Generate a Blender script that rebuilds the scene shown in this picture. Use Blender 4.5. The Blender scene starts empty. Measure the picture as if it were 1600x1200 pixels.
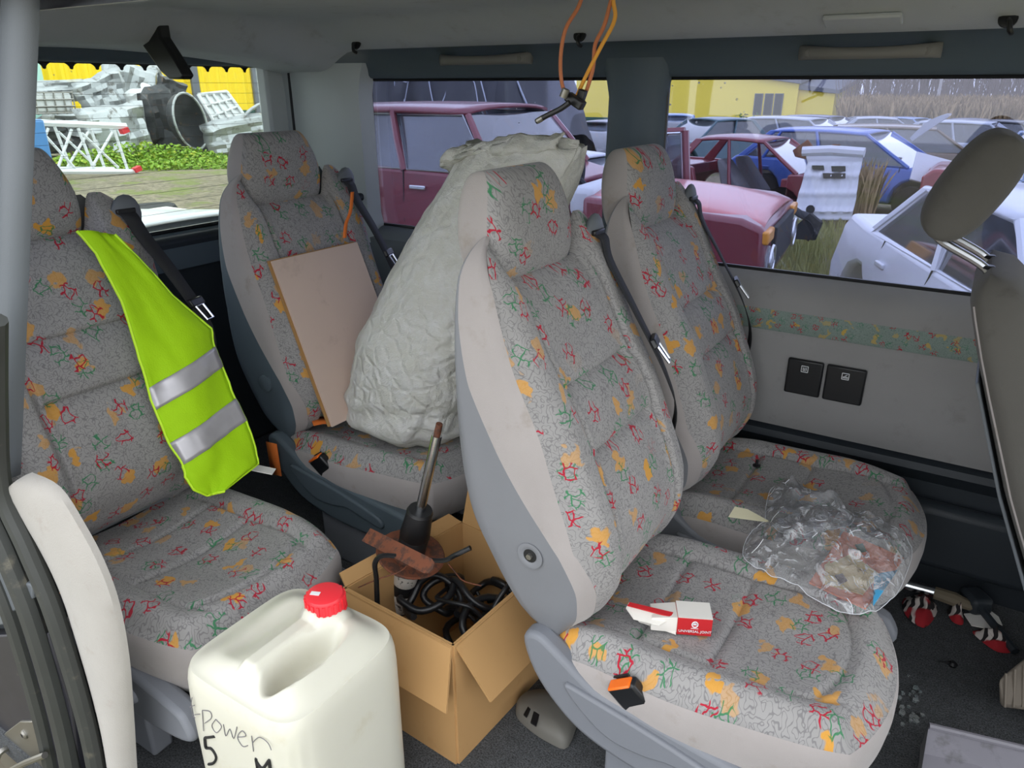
import bpy, bmesh, math, random
from mathutils import Vector, Matrix, noise

# ---------------------------------------------------------------- camera, sky, exposure
SC = bpy.context.scene
C = SC.collection
CAMZ, YAW, PITCH, FPX = 1.38, 32.0, 22.0, 1150.0
cam_d = bpy.data.cameras.new('camera'); cam = bpy.data.objects.new('camera', cam_d); C.objects.link(cam)
cam.location = (0, 0, CAMZ)
cam.rotation_euler = (math.radians(90 - PITCH), 0, math.radians(YAW))
cam_d.sensor_width = 36; cam_d.lens = 36 * FPX / 1600; cam_d.clip_start = 0.02; cam_d.clip_end = 600
SC.camera = cam

world = bpy.data.worlds.new('overcast_sky'); SC.world = world; world.use_nodes = True
_n = world.node_tree.nodes; _l = world.node_tree.links; _n.clear()
_o = _n.new('ShaderNodeOutputWorld'); _b = _n.new('ShaderNodeBackground')
_b.inputs['Color'].default_value = (0.93, 0.96, 1.0, 1); _b.inputs['Strength'].default_value = 1.0
_l.new(_b.outputs[0], _o.inputs['Surface'])
SC.view_settings.view_transform = 'Standard'; SC.view_settings.look = 'None'
SC.view_settings.exposure = 1.55; SC.view_settings.gamma = 1.0
SC.view_settings.use_curve_mapping = False
SC.cycles.max_bounces = 10; SC.cycles.diffuse_bounces = 6; SC.cycles.transparent_max_bounces = 24
SC.cycles.use_denoising = True; SC.cycles.sample_clamp_indirect = 6

# ---------------------------------------------------------------- helpers
PI = math.pi
def V(*a): return Vector(a)
def lerp(a, b, t): return a + (b - a) * t
def clamp(x, a=0., b=1.): return max(a, min(b, x))
def sstep(a, b, x):
    t = clamp((x - a) / (b - a)); return t * t * (3 - 2 * t)
def interp(tab, x):
    if x <= tab[0][0]: return tab[0][1]
    for (a, fa), (b, fb) in zip(tab, tab[1:]):
        if x <= b:
            t = (x - a) / (b - a); return fa + (fb - fa) * t
    return tab[-1][1]
def smooth_tab(tab, n=60):
    """densely resample a table through Catmull-Rom"""
    out = []
    for i in range(len(tab) - 1):
        p0 = tab[max(i-1, 0)]; p1 = tab[i]; p2 = tab[i+1]; p3 = tab[min(i+2, len(tab)-1)]
        m1 = (p2[1]-p0[1])/(p2[0]-p0[0]); m2 = (p3[1]-p1[1])/(p3[0]-p1[0]); h = p2[0]-p1[0]
        for k in range(8):
            t = k/8; t2 = t*t; t3 = t2*t
            out.append((p1[0]+h*t, (2*t3-3*t2+1)*p1[1]+(t3-2*t2+t)*h*m1+(-2*t3+3*t2)*p2[1]+(t3-t2)*h*m2))
    out.append(tab[-1]); return out
def catmull(pts, k=6, closed=False):
    P = [Vector(p) for p in pts]; n = len(P); out = []
    rng = range(n) if closed else range(n-1)
    for i in rng:
        if closed: p0, p1, p2, p3 = P[i-1], P[i], P[(i+1) % n], P[(i+2) % n]
        else: p0, p1, p2, p3 = P[max(i-1, 0)], P[i], P[i+1], P[min(i+2, n-1)]
        for j in range(k):
            t = j/k
            out.append(0.5*((2*p1)+(p2-p0)*t+(2*p0-5*p1+4*p2-p3)*t*t+(3*p1-p0-3*p2+p3)*t**3))
    if not closed: out.append(P[-1])
    return out
_th, _ph = math.radians(YAW), math.radians(PITCH)
_H = V(-math.sin(_th), math.cos(_th), 0); _R = V(math.cos(_th), math.sin(_th), 0); _Zv = V(0, 0, 1)
_FW = _H*math.cos(_ph) - _Zv*math.sin(_ph); _UP = _H*math.sin(_ph) + _Zv*math.cos(_ph)
_CP = V(0, 0, CAMZ)
def sight(px, py): return _R*(px-800) - _UP*(py-600) + _FW*FPX
def on_y(px, py, y): r = sight(px, py); return _CP + r*(y/r.y)
def on_x(px, py, x): r = sight(px, py); return _CP + r*(x/r.x)
def on_z(px, py, z): r = sight(px, py); return _CP + r*((z-CAMZ)/r.z)
def on_pl(px, py, p0, n):
    r = sight(px, py); return _CP + r*((Vector(p0)-_CP).dot(Vector(n))/r.dot(Vector(n)))

def tag(o, label=None, cat=None, group=None, kind=None):
    if label: o['label'] = label
    if cat: o['category'] = cat
    if group: o['group'] = group
    if kind: o['kind'] = kind
    return o
def thing(name, label, cat, loc=(0, 0, 0), rz=0, group=None, kind=None):
    o = bpy.data.objects.new(name, None); C.objects.link(o); o.location = loc; o.rotation_euler = (0, 0, rz)
    o.empty_display_size = 0.05
    return tag(o, label, cat, group, kind)
def structure(name, loc=(0, 0, 0)):
    o = bpy.data.objects.new(name, None); C.objects.link(o); o.location = loc; o['kind'] = 'structure'; return o
def chain(o):
    m = Matrix.Identity(4)
    while o is not None: m = o.matrix_basis @ m; o = o.parent
    return m

class MB:
    def __init__(s): s.v = []; s.f = []; s.uv = []
    def add(s, vs, fs, uvs=None):
        b = len(s.v); s.v += [Vector(p) for p in vs]; s.f += [tuple(b+i for i in q) for q in fs]
        s.uv += list(uvs) if uvs else [(p[0], p[1]) for p in vs]; return s
    def box(s, c, d, rot=None, taper=1.0):
        x, y, z = d[0]/2, d[1]/2, d[2]/2
        vs = [V(-x,-y,-z), V(x,-y,-z), V(x,y,-z), V(-x,y,-z), V(-x*taper,-y*taper,z), V(x*taper,-y*taper,z), V(x*taper,y*taper,z), V(-x*taper,y*taper,z)]
        if rot is not None: vs = [rot @ p for p in vs]
        c = Vector(c)
        return s.add([p+c for p in vs], [(0,3,2,1),(4,5,6,7),(0,1,5,4),(1,2,6,5),(2,3,7,6),(3,0,4,7)])
    def hexa(s, a, b):
        """8 corner solid from two quads"""
        return s.add(list(a)+list(b), [(3,2,1,0),(4,5,6,7),(0,1,5,4),(1,2,6,5),(2,3,7,6),(3,0,4,7)])
    def tube(s, path, r, n=8, closed=False, flat=1.0, up=None):
        P = [Vector(p) for p in path]; m = len(P); R = r if isinstance(r, (list, tuple)) else [r]*m
        vs = []; nrm = None
        for i, p in enumerate(P):
            if closed: t = (P[(i+1) % m]-P[i-1])
            else: t = P[min(i+1, m-1)]-P[max(i-1, 0)]
            t = t.normalized() if t.length > 1e-9 else V(0, 0, 1)
            if nrm is None:
                a = Vector(up) if up is not None else (V(0, 0, 1) if abs(t.z) < .9 else V(1, 0, 0))
                nrm = (a - t*a.dot(t)).normalized()
            else:
                nrm = (nrm - t*nrm.dot(t)); nrm = nrm.normalized() if nrm.length > 1e-6 else t.orthogonal().normalized()
            bi = t.cross(nrm)
            for k in range(n):
                a = 2*PI*(k+.5)/n
                vs.append(p + nrm*(math.cos(a)*R[i]*flat) + bi*(math.sin(a)*R[i]))
        fs = []
        for i in range(m if closed else m-1):
            j = (i+1) % m
            for k in range(n):
                l = (k+1) % n; fs.append((i*n+k, i*n+l, j*n+l, j*n+k))
        if not closed: fs.append(tuple(reversed(range(n)))); fs.append(tuple((m-1)*n+k for k in range(n)))
        return s.add(vs, fs)
    def lathe(s, prof, c=(0, 0, 0), n=24, rot=None):
        vs = []; fs = []; m = len(prof); c = Vector(c)
        for (r, z) in prof:
            for k in range(n):
                a = 2*PI*k/n; p = V(r*math.cos(a), r*math.sin(a), z); vs.append((rot @ p if rot is not None else p)+c)
        for i in range(m-1):
            for k in range(n):
                l = (k+1) % n; fs.append((i*n+k, i*n+l, (i+1)*n+l, (i+1)*n+k))
        fs.append(tuple(reversed(range(n)))); fs.append(tuple((m-1)*n+k for k in range(n)))
        return s.add(vs, fs)
    def grid(s, fn, nu, nv, uvf=None):
        vs = []; us = []
        for j in range(nv+1):
            for i in range(nu+1):
                u, v = i/nu, j/nv; p = Vector(fn(u, v)); vs.append(p); us.append(uvf(u, v, p) if uvf else (u, v))
        fs = [(j*(nu+1)+i, j*(nu+1)+i+1, (j+1)*(nu+1)+i+1, (j+1)*(nu+1)+i) for j in range(nv) for i in range(nu)]
        return s.add(vs, fs, us)
    def rows(s, rows, uvs=None, closed=False, cap0=False, cap1=False):
        n = len(rows[0]); vs = [p for r in rows for p in r]; us = [q for r in uvs for q in r] if uvs else None
        fs = []
        for j in range(len(rows)-1):
            for i in range(n if closed else n-1):
                k = (i+1) % n; fs.append((j*n+i, j*n+k, (j+1)*n+k, (j+1)*n+i))
        if cap0: fs.append(tuple(reversed(range(n))))
        if cap1: fs.append(tuple((len(rows)-1)*n+k for k in range(n)))
        return s.add(vs, fs, us)
    def prism(s, poly, d):
        """polygon of 3D points extruded by vector d"""
        P = [Vector(p) for p in poly]; n = len(P); d = Vector(d)
        return s.add(P+[p+d for p in P], [tuple(reversed(range(n))), tuple(range(n, 2*n))]+[(i, (i+1) % n, n+(i+1) % n, n+i) for i in range(n)])
    def build(s, name, mat, parent=None, smooth=35, bevel=0, bseg=2, sub=0, solid=0, local=False, origin=False, label=None):
        vs = s.v
        loc = None
        if parent is not None and not local:
            inv = chain(parent).inverted(); vs = [inv @ p for p in vs]
        elif origin:
            xs = [p.x for p in vs]; ys = [p.y for p in vs]; zs = [p.z for p in vs]
            loc = V((min(xs)+max(xs))/2, (min(ys)+max(ys))/2, min(zs)); vs = [p-loc for p in vs]
        me = bpy.data.meshes.new(name); me.from_pydata([tuple(p) for p in vs], [], s.f)
        uvl = me.uv_layers.new(name='UVMap')
        idx = [0]*len(me.loops); me.loops.foreach_get('vertex_index', idx)
        flat = [c for i in idx for c in s.uv[i]]
        uvl.data.foreach_set('uv', flat)
        bm = bmesh.new(); bm.from_mesh(me)
        if s.recalc: bmesh.ops.recalc_face_normals(bm, faces=bm.faces)
        if smooth:
            th = math.radians(smooth)
            for f in bm.faces: f.smooth = True
            for e in bm.edges:
                e.smooth = len(e.link_faces) != 2 or e.calc_face_angle(0) < th
        bm.to_mesh(me); bm.free()
        if mat is not None: me.materials.append(M[mat] if isinstance(mat, str) else mat)
        o = bpy.data.objects.new(name, me); C.objects.link(o)
        if loc is not None: o.location = loc
        if parent is not None: o.parent = parent
        if solid:
            m = o.modifiers.new('thickness', 'SOLIDIFY'); m.thickness = solid; m.offset = 0
        if bevel:
            m = o.modifiers.new('bevel', 'BEVEL'); m.width = bevel; m.segments = bseg; m.limit_method = 'ANGLE'; m.angle_limit = math.radians(40)
            m.harden_normals = False
        if sub:
            m = o.modifiers.new('subsurf', 'SUBSURF'); m.levels = sub; m.render_levels = sub
        if label: o['label'] = label
        return o
    recalc = True
def Rz(a): return Matrix.Rotation(a, 3, 'Z')
def Ry(a): return Matrix.Rotation(a, 3, 'Y')
def Rx(a): return Matrix.Rotation(a, 3, 'X')
def copy_tree(o, parent=None):
    c = o.copy(); C.objects.link(c); c.parent = parent
    for ch in list(o.children): copy_tree(ch, c)
    return c
def fbm(p, o=4):
    return noise.fractal(Vector(p), 1.0, 2.0, o)

# ---------------------------------------------------------------- materials
M = {}
def lin(c):
    return tuple((x/255/12.92 if x/255 <= .04045 else ((x/255+.055)/1.055)**2.4) for x in c)
class NT:
    def __init__(s, name):
        m = bpy.data.materials.new(name); m.use_nodes = True; s.m = m; s.t = m.node_tree; s.t.nodes.clear()
        s.out = s.t.nodes.new('ShaderNodeOutputMaterial')
    def n(s, typ, ins=None, **kw):
        nd = s.t.nodes.new('ShaderNode'+typ)
        for k, v in kw.items(): setattr(nd, k, v)
        for k, v in (ins or {}).items():
            sock = nd.inputs[k]
            if hasattr(v, 'is_linked') or isinstance(v, bpy.types.NodeSocket): s.t.links.new(v, sock)
            else: sock.default_value = v
        return nd
    def link(s, a, b): s.t.links.new(a, b)
    def math(s, op, a, b=0.0, c=None):
        nd = s.n('Math', {0: a, 1: b}, operation=op)
        if c is not None: nd.inputs[2].default_value = c
        return nd.outputs[0]
    def step(s, x, lo, hi):
        nd = s.n('MapRange', {0: x, 1: lo, 2: hi, 3: 0.0, 4: 1.0}, interpolation_type='SMOOTHSTEP'); return nd.outputs[0]
    def mix(s, f, a, b):
        nd = s.n('Mix', {0: f}, data_type='RGBA')
        for k, v in ((6, a), (7, b)):
            if isinstance(v, bpy.types.NodeSocket): s.link(v, nd.inputs[k])
            else: nd.inputs[k].default_value = tuple(v)[:3]+(1,)
        return nd.outputs[2]
def basic(name, col, rough=.6, metal=0., var=.10, vscale=6., bump=0., bscale=200., col2=None, thr=(.45, .65), sheen=0., coat=0., spec=.5, fine=0., fscale=400., alpha=None, sss=None):
    """principled with mottled colour; col2 = second colour in noise patches (wear, dirt)"""
    t = NT(name); c = lin(col)
    tc = t.n('TexCoord').outputs['Object']
    nz = t.n('TexNoise', {'Vector': tc, 'Scale': vscale, 'Detail': 5.}).outputs['Fac']
    lo = tuple(x*(1-var) for x in c); hi = tuple(min(1, x*(1+var)) for x in c)
    colr = t.mix(nz, lo, hi)
    if col2 is not None:
        nz2 = t.n('TexNoise', {'Vector': tc, 'Scale': vscale*1.7, 'Detail': 7., 'Roughness': .65}).outputs['Fac']
        colr = t.mix(t.step(nz2, *thr), colr, lin(col2))
    if fine:
        nf = t.n('TexNoise', {'Vector': tc, 'Scale': fscale, 'Detail': 2.}).outputs['Fac']
        k = t.n('MapRange', {0: nf, 1: .3, 2: .7, 3: 1-fine, 4: 1+fine}).outputs[0]
        mm = t.n('Mix', {0: 1.0}, data_type='RGBA', blend_type='MULTIPLY'); t.link(colr, mm.inputs[6])
        cc = t.n('CombineColor', {0: k, 1: k, 2: k}).outputs[0]; t.link(cc, mm.inputs[7]); colr = mm.outputs[2]
    p = t.n('BsdfPrincipled', {'Base Color': colr, 'Roughness': rough, 'Metallic': metal})
    p.inputs['Specular IOR Level'].default_value = spec
    if sheen: p.inputs['Sheen Weight'].default_value = sheen
    if coat: p.inputs['Coat Weight'].default_value = coat; p.inputs['Coat Roughness'].default_value = .08
    if sss: p.inputs['Subsurface Weight'].default_value = sss; p.inputs['Subsurface Radius'].default_value = (.03, .03, .025); p.inputs['Subsurface Scale'].default_value = .4
    if bump:
        bn = t.n('TexNoise', {'Vector': tc, 'Scale': bscale, 'Detail': 3.}).outputs['Fac']
        b = t.n('Bump', {'Height': bn, 'Strength': bump, 'Distance': .002}); t.link(b.outputs[0], p.inputs['Normal'])
    t.link(p.outputs[0], t.out.inputs[0]); M[name] = t.m; return t.m
def glass(name, tint, gloss=.06, rough=.02, dots=0.0, milky=0.0):
    t = NT(name)
    tr = t.n('BsdfTransparent', {'Color': tuple(tint)+(1,)}); gl = t.n('BsdfGlossy', {'Color': (1, 1, 1, 1), 'Roughness': rough})
    fr = t.n('Fresnel', {'IOR': 1.45}).outputs[0]
    f = t.math('MULTIPLY', fr, gloss/.04)
    s = t.n('MixShader', {0: f}); t.link(tr.outputs[0], s.inputs[1]); t.link(gl.outputs[0], s.inputs[2]); res = s.outputs[0]
    tc = t.n('TexCoord').outputs['Object']
    if milky:
        df = t.n('BsdfDiffuse', {'Color': (.75, .78, .8, 1)})
        nz = t.n('TexNoise', {'Vector': tc, 'Scale': 3.0, 'Detail': 6.}).outputs['Fac']
        f2 = t.math('MULTIPLY', nz, milky*2)
        s2 = t.n('MixShader', {0: f2}); t.link(res, s2.inputs[1]); t.link(df.outputs[0], s2.inputs[2]); res = s2.outputs[0]
    if dots:
        vo = t.n('TexVoronoi', {'Vector': tc, 'Scale': 26., 'Randomness': 1.0})
        rnd = t.n('SeparateColor', {0: vo.outputs['Color']}).outputs[0]
        rad = t.math('MULTIPLY', rnd, .10)
        inside = t.math('LESS_THAN', vo.outputs['Distance'], rad)
        patch = t.step(t.n('TexNoise', {'Vector': tc, 'Scale': 2.2}).outputs['Fac'], .52, .60)
        f3 = t.math('MULTIPLY', t.math('MULTIPLY', inside, patch), dots)
        df = t.n('BsdfDiffuse', {'Color': (.9, .92, .95, 1)})
        s3 = t.n('MixShader', {0: f3}); t.link(res, s3.inputs[1]); t.link(df.outputs[0], s3.inputs[2]); res = s3.outputs[0]
    t.link(res, t.out.inputs[0]); M[name] = t.m

def pattern(name, base, line, red, green, yel, k=1.0, goff=0.0, sc=1.0):
    """printed velour: wiggly dark lines, red and green stick glyphs, ochre blots"""
    t = NT(name)
    uv = t.n('UVMap', uv_map='UVMap').outputs[0]
    rnd = t.n('ObjectInfo').outputs['Random']
    off = t.n('CombineXYZ', {0: t.math('MULTIPLY', rnd, 7.3), 1: t.math('MULTIPLY', rnd, 11.7), 2: 0.0}).outputs[0]
    vec = t.n('VectorMath', {0: uv, 1: off}, operation='ADD').outputs[0]
    def warp(src, scale, amp):
        nz = t.n('TexNoise', {'Vector': src, 'Scale': scale, 'Detail': 1.0}, noise_dimensions='2D').outputs['Color']
        c = t.n('VectorMath', {0: nz, 1: (.5, .5, .5)}, operation='SUBTRACT').outputs[0]
        c = t.n('VectorMath', {0: c, 'Scale': amp}, operation='SCALE').outputs[0]
        return t.n('VectorMath', {0: src, 1: c}, operation='ADD').outputs[0]
    w1 = warp(vec, 60., .012)
    # background squiggles
    nz = t.n('TexNoise', {'Vector': w1, 'Scale': 150.*sc, 'Detail': 0.0}, noise_dimensions='2D').outputs['Fac']
    d = t.math('ABSOLUTE', t.math('SUBTRACT', nz, .5))
    sq = t.math('SUBTRACT', 1.0, t.step(d, .03, .085))
    mot = t.n('TexNoise', {'Vector': vec, 'Scale': 9., 'Detail': 4.}, noise_dimensions='2D').outputs['Fac']
    b2 = t.mix(mot, tuple(x*.86 for x in lin(base)), tuple(x*1.12 for x in lin(base)))
    col = t.mix(t.math('MULTIPLY', sq, .62), b2, lin(line))
    def shift(o): return t.n('VectorMath', {0: w1, 1: o}, operation='ADD').outputs[0]
    # ochre blots
    wy = warp(shift((1.37, 2.11, 0)), 38., .045)
    vy = t.n('TexVoronoi', {'Vector': wy, 'Scale': 13.*sc, 'Randomness': .8}, voronoi_dimensions='2D')
    ry = t.n('SeparateColor', {0: vy.outputs['Color']}).outputs[0]
    my = t.math('SUBTRACT', 1.0, t.step(vy.outputs['Distance'], .15, .19))
    my = t.math('MULTIPLY', my, t.step(ry, .12, .2))
    tone = t.n('SeparateColor', {0: vy.outputs['Color']}).outputs[1]
    col = t.mix(t.math('MULTIPLY', my, t.math('MULTIPLY_ADD', tone, .5, .45)), col, lin(yel))
    # stick glyphs: pieces of a small cell net inside round spots
    def glyph(o, sc1, rad, sc2, th, stretch):
        sv = shift(o)
        spot = t.n('TexVoronoi', {'Vector': sv, 'Scale': sc1*sc, 'Randomness': .75}, voronoi_dimensions='2D')
        m1 = t.math('SUBTRACT', 1.0, t.step(spot.outputs['Distance'], rad, rad+.03))
        rr = t.n('SeparateColor', {0: spot.outputs['Color']}).outputs[2]
        m1 = t.math('MULTIPLY', m1, t.step(rr, .10, .16))
        st = t.n('VectorMath', {0: sv, 1: stretch}, operation='MULTIPLY').outputs[0]
        net = t.n('TexVoronoi', {'Vector': st, 'Scale': sc2*sc, 'Randomness': 1.0}, voronoi_dimensions='2D', feature='DISTANCE_TO_EDGE').outputs['Distance']
        return t.math('MULTIPLY', m1, t.math('SUBTRACT', 1.0, t.step(net, th*.6, th)))
    col = t.mix(t.math('MULTIPLY', glyph((3.1, .7, 0), 13.0, .20, 58., .085, (1, 1.25, 1)), .85), col, lin(green))
    col = t.mix(t.math('MULTIPLY', glyph((0.4, 4.7, 0), 14.0, .20, 60., .10, (1.2, 1, 1)), .95), col, lin(red))
    fz = t.n('TexNoise', {'Vector': vec, 'Scale': 900., 'Detail': 1.}, noise_dimensions='2D').outputs['Fac']
    p = t.n('BsdfPrincipled', {'Base Color': col, 'Roughness': .92}); p.inputs['Specular IOR Level'].default_value = .15
    p.inputs['Sheen Weight'].default_value = .15; p.inputs['Sheen Roughness'].default_value = .5
    b = t.n('Bump', {'Height': fz, 'Strength': .25, 'Distance': .001}); t.link(b.outputs[0], p.inputs['Normal'])
    t.link(p.outputs[0], t.out.inputs[0]); M[name] = t.m

pattern('velour_print', (153, 151, 150), (104, 102, 105), (172, 22, 50), (40, 122, 78), (208, 150, 56), sc=.80)
pattern('band_print', (132, 146, 140), (86, 108, 102), (170, 26, 50), (70, 124, 98), (192, 160, 76), sc=1.7)
basic('velour_side', (160, 154, 152), .95, var=.10, vscale=9, sheen=.3, col2=(144, 136, 128), thr=(.55, .8), bump=.3, bscale=500, spec=.15)
basic('velour_grey', (124, 120, 116), .95, var=.12, vscale=8, sheen=.2, bump=.3, bscale=500, spec=.15, col2=(104, 99, 94), thr=(.55, .8))
basic('panel_velour', (144, 143, 143), .95, var=.10, vscale=6, sheen=.2, bump=.3, bscale=500, spec=.15, col2=(120, 118, 116), thr=(.55, .8))
basic('plastic_pillar_lit', (186, 192, 192), .5, var=.05, bump=.15, bscale=700, spec=.4)  # lightened copy of the grey plastic, rear window glare put into its colour
basic('velour_shaded', (92, 90, 86), .95, var=.12, vscale=8, sheen=.1, bump=.3, bscale=500, spec=.15, col2=(80, 77, 73), thr=(.55, .8))  # darker copy of the grey velour, shade on the driver seat painted in
basic('plastic_grey', (118, 121, 128), .5, var=.05, bump=.15, bscale=700, spec=.4)
basic('plastic_shell', (120, 122, 127), .5, var=.06, bump=.15, bscale=700, spec=.4)
basic('plastic_mid', (100, 105, 110), .5, var=.06, bump=.2, bscale=600, spec=.4)
basic('plastic_blue', (84, 96, 104), .5, var=.06, bump=.2, bscale=600, spec=.4)
basic('plastic_dark', (44, 50, 56), .5, var=.06, bump=.2, bscale=600, spec=.4)
basic('black_plastic', (26, 27, 30), .38, var=.1)
basic('black_belt', (34, 35, 38), .75, var=.08, bump=.4, bscale=900)
basic('rubber', (58, 60, 58), .55, var=.25, vscale=10, col2=(104, 100, 88), thr=(.58, .78))
basic('headliner', (196, 200, 204), .97, var=.06, bump=.3, bscale=500, spec=.1, col2=(176, 178, 180), thr=(.55, .8))
basic('carpet', (80, 82, 84), 1.0, var=.3, vscale=40, fine=.5, fscale=260, bump=1.0, bscale=300, spec=.05, col2=(92, 88, 80), thr=(.58, .8))
basic('trim_velour', (164, 160, 154), .95, var=.08, vscale=14, sheen=.3, bump=.4, bscale=400, spec=.1, col2=(156, 148, 140), thr=(.56, .8))
basic('orange_plastic', (240, 112, 28), .4, var=.04)
basic('chrome', (215, 218, 222), .25, 1.0, var=.03)
basic('steel', (150, 148, 142), .4, .9, var=.15, col2=(120, 92, 70), thr=(.6, .75))
glass('glass_tint', (.58, .61, .74), gloss=.05, dots=1.0, milky=.012)
glass('glass_clear', (.90, .95, .93), gloss=.05, dots=.6, milky=.02)

# ================================================================ the van: shell
YW = 2.25                       # inner face of the far side windows
WZ0, WZ1 = 0.865, 1.405         # side window sill and head
RX = -2.46                      # tailgate glass
# ---- floor
fl = structure('floor')
MB().box((-0.5, 1.375, -0.03), (4.0, 1.85, 0.06)).build('carpet', 'carpet', fl)
MB().box((-0.45, 0.455, -0.045), (1.75, 0.12, 0.10)).build('sill_plate', 'plastic_dark', fl, bevel=.012)
MB().box((-0.5, 1.35, -0.20), (4.0, 1.78, 0.22)).build('underbody', 'plastic_dark', fl)
# ---- ceiling
def ceil_z(x, y):
    z = 1.585 - .085*sstep(1.90, 2.16, y) - .10*sstep(.95, .66, y)
    ze = 1.492 - .055*((y-1.36)/.76)**2
    z = lerp(z, min(z, ze), sstep(-2.02, -2.20, x))
    return z
ce = structure('ceiling')
def f(u, v):
    x = lerp(-2.34, 1.6, u); y = lerp(.66, 2.16, v); return (x, y, ceil_z(x, y))
MB().grid(f, 110, 40).build('headliner', 'headliner', ce, smooth=60)
MB().rows([[V(-2.34, lerp(.66, 2.16, k/30), ceil_z(-2.34, lerp(.66, 2.16, k/30))) for k in range(31)],
           [V(-2.40, lerp(.66, 2.16, k/30), ceil_z(-2.34, lerp(.66, 2.16, k/30))-.004) for k in range(31)],
           [V(-2.42, lerp(.66, 2.16, k/30), 1.50) for k in range(31)]]).build('header_lip', 'headliner', ce)
MB().box((-0.5, 1.41, 1.68), (4.4, 1.66, 0.06)).build('roof_skin', 'plastic_dark', ce)
MB().box((-0.5, 0.62, 1.60), (4.2, 0.10, 0.17)).build('door_rail', 'plastic_mid', ce, bevel=.02)
# headliner details
MB().box((-0.32, 2.06, ceil_z(-.32, 2.06)-.004), (.17, .055, .012), Rx(-.30)).build('reading_lamp_lens', 'headliner', ce, bevel=.004)
# ---- far side wall (left side of the van)
wl = structure('wall_left')
def side_strip(name, mat, prof, x0, x1, par=None, nx=2, bev=0, sm=40):
    """profile of (y,z) swept along x"""
    rows = [[V(lerp(x0, x1, i/nx), y, z) for (y, z) in prof] for i in range(nx+1)]
    return MB().rows(rows).build(name, mat, par or wl, smooth=sm)
upper = [(2.14, 1.503), (2.17, 1.497), (2.205, 1.47), (2.225, 1.44), (2.235, 1.418), (2.245, 1.410), (2.27, WZ1)]
side_strip('upper_rail', 'plastic_blue', upper, -2.46, 1.6, nx=40)
sill = [(2.27, WZ0), (2.245, WZ0-.004), (2.225, WZ0-.012), (2.205, .842), (2.185, .825), (2.172, .80), (2.166, .775)]
side_strip('sill_trim', 'panel_velour', sill, -1.02, 1.6, nx=20)
side_strip('rear_sill_trim', 'plastic_mid', sill[:5]+[(2.18, .70), (2.18, .40), (2.10, .36), (2.10, 0)], -2.46, -1.02, nx=10)
bandp = [(2.166, .775), (2.163, .770), (2.162, .745), (2.162, .718), (2.165, .713)]
rows = []; uvs = []
for i in range(61):
    x = lerp(-1.02, .9, i/60); rows.append([V(x, y, z) for y, z in bandp]); uvs.append([(x, z) for y, z in bandp])
MB().rows(rows, uvs).build('patterned_band', 'band_print', wl, label='patterned fabric band along the grey side panel')
panel = [(2.165, .713), (2.16, .708), (2.156, .69), (2.15, .60), (2.15, .52), (2.158, .45), (2.17, .415), (2.19, .408)]
side_strip('fabric_panel', 'panel_velour', panel, -1.02, 1.0, nx=10)
side_strip('lower_panel', 'plastic_dark', [(2.19, .408), (2.16, .40), (2.155, .38), (2.20, .33), (2.205, .12), (2.20, 0)], -1.02, 1.0, nx=10)
# raised lower pocket in the wall
MB().box((.05, 2.165, .19), (.55, .06, .20)).build('door_pocket', 'plastic_dark', wl, bevel=.025, bseg=4)
# pillars
def pillar(name, mat, x0b, x1b, x0t, x1t, dep=.05, r=.03):
    rows = []
    for k in range(13):
        v = k/12; z = lerp(WZ0-.06, 1.46, v)
        a = lerp(x0b, x0t, v) - .03*(sstep(.85, 1, v)+sstep(.15, 0, v)); b = lerp(x1b, x1t, v) + .03*(sstep(.85, 1, v)+sstep(.15, 0, v))
        yb = 2.262; yf = 2.262-dep + (.03*sstep(.6, 1., v)*0)
        rows.append([V(a, yb, z), V(a+.006, yf+.02, z), V(a+r, yf, z), V((a+b)/2, yf-.006, z), V(b-r, yf, z), V(b-.006, yf+.02, z), V(b, yb, z)])
    return MB().rows(rows).build(name, mat, wl, smooth=60)
pillar('middle_pillar', 'plastic_blue', -1.055, -.855, -1.045, -.865)
pillar('rear_pillar', 'plastic_pillar_lit', -2.46, -2.03, -2.46, -2.04, dep=.09, r=.06)
MB().box((-2.20, 2.21, .98), (.30, .11, .03)).build('pillar_shelf', 'plastic_dark', wl, bevel=.01)
# window mouldings
def frame(x0, x1, z0, z1, y, w, par, mat='black_plastic'):
    m = MB()
    for a, b in (((x0, z0), (x1, z0)), ((x1, z0), (x1, z1)), ((x1, z1), (x0, z1)), ((x0, z1), (x0, z0))):
        m.tube([V(a[0], y, a[1]), V(b[0], y, b[1])], w, 6)
    return m.build('rubber_seal', mat, par)
w2 = structure('window_2'); MB().box((-1.545, 2.272, 1.135), (1.03, .005, .55)).build('pane', 'glass_tint', w2); frame(-2.05, -1.035, WZ0, WZ1, 2.266, .008, w2)
w3 = structure('window_3'); MB().box((.10, 2.272, 1.135), (1.96, .005, .55)).build('pane', 'glass_tint', w3); frame(-.865, 1.08, WZ0, WZ1, 2.266, .008, w3)
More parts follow.
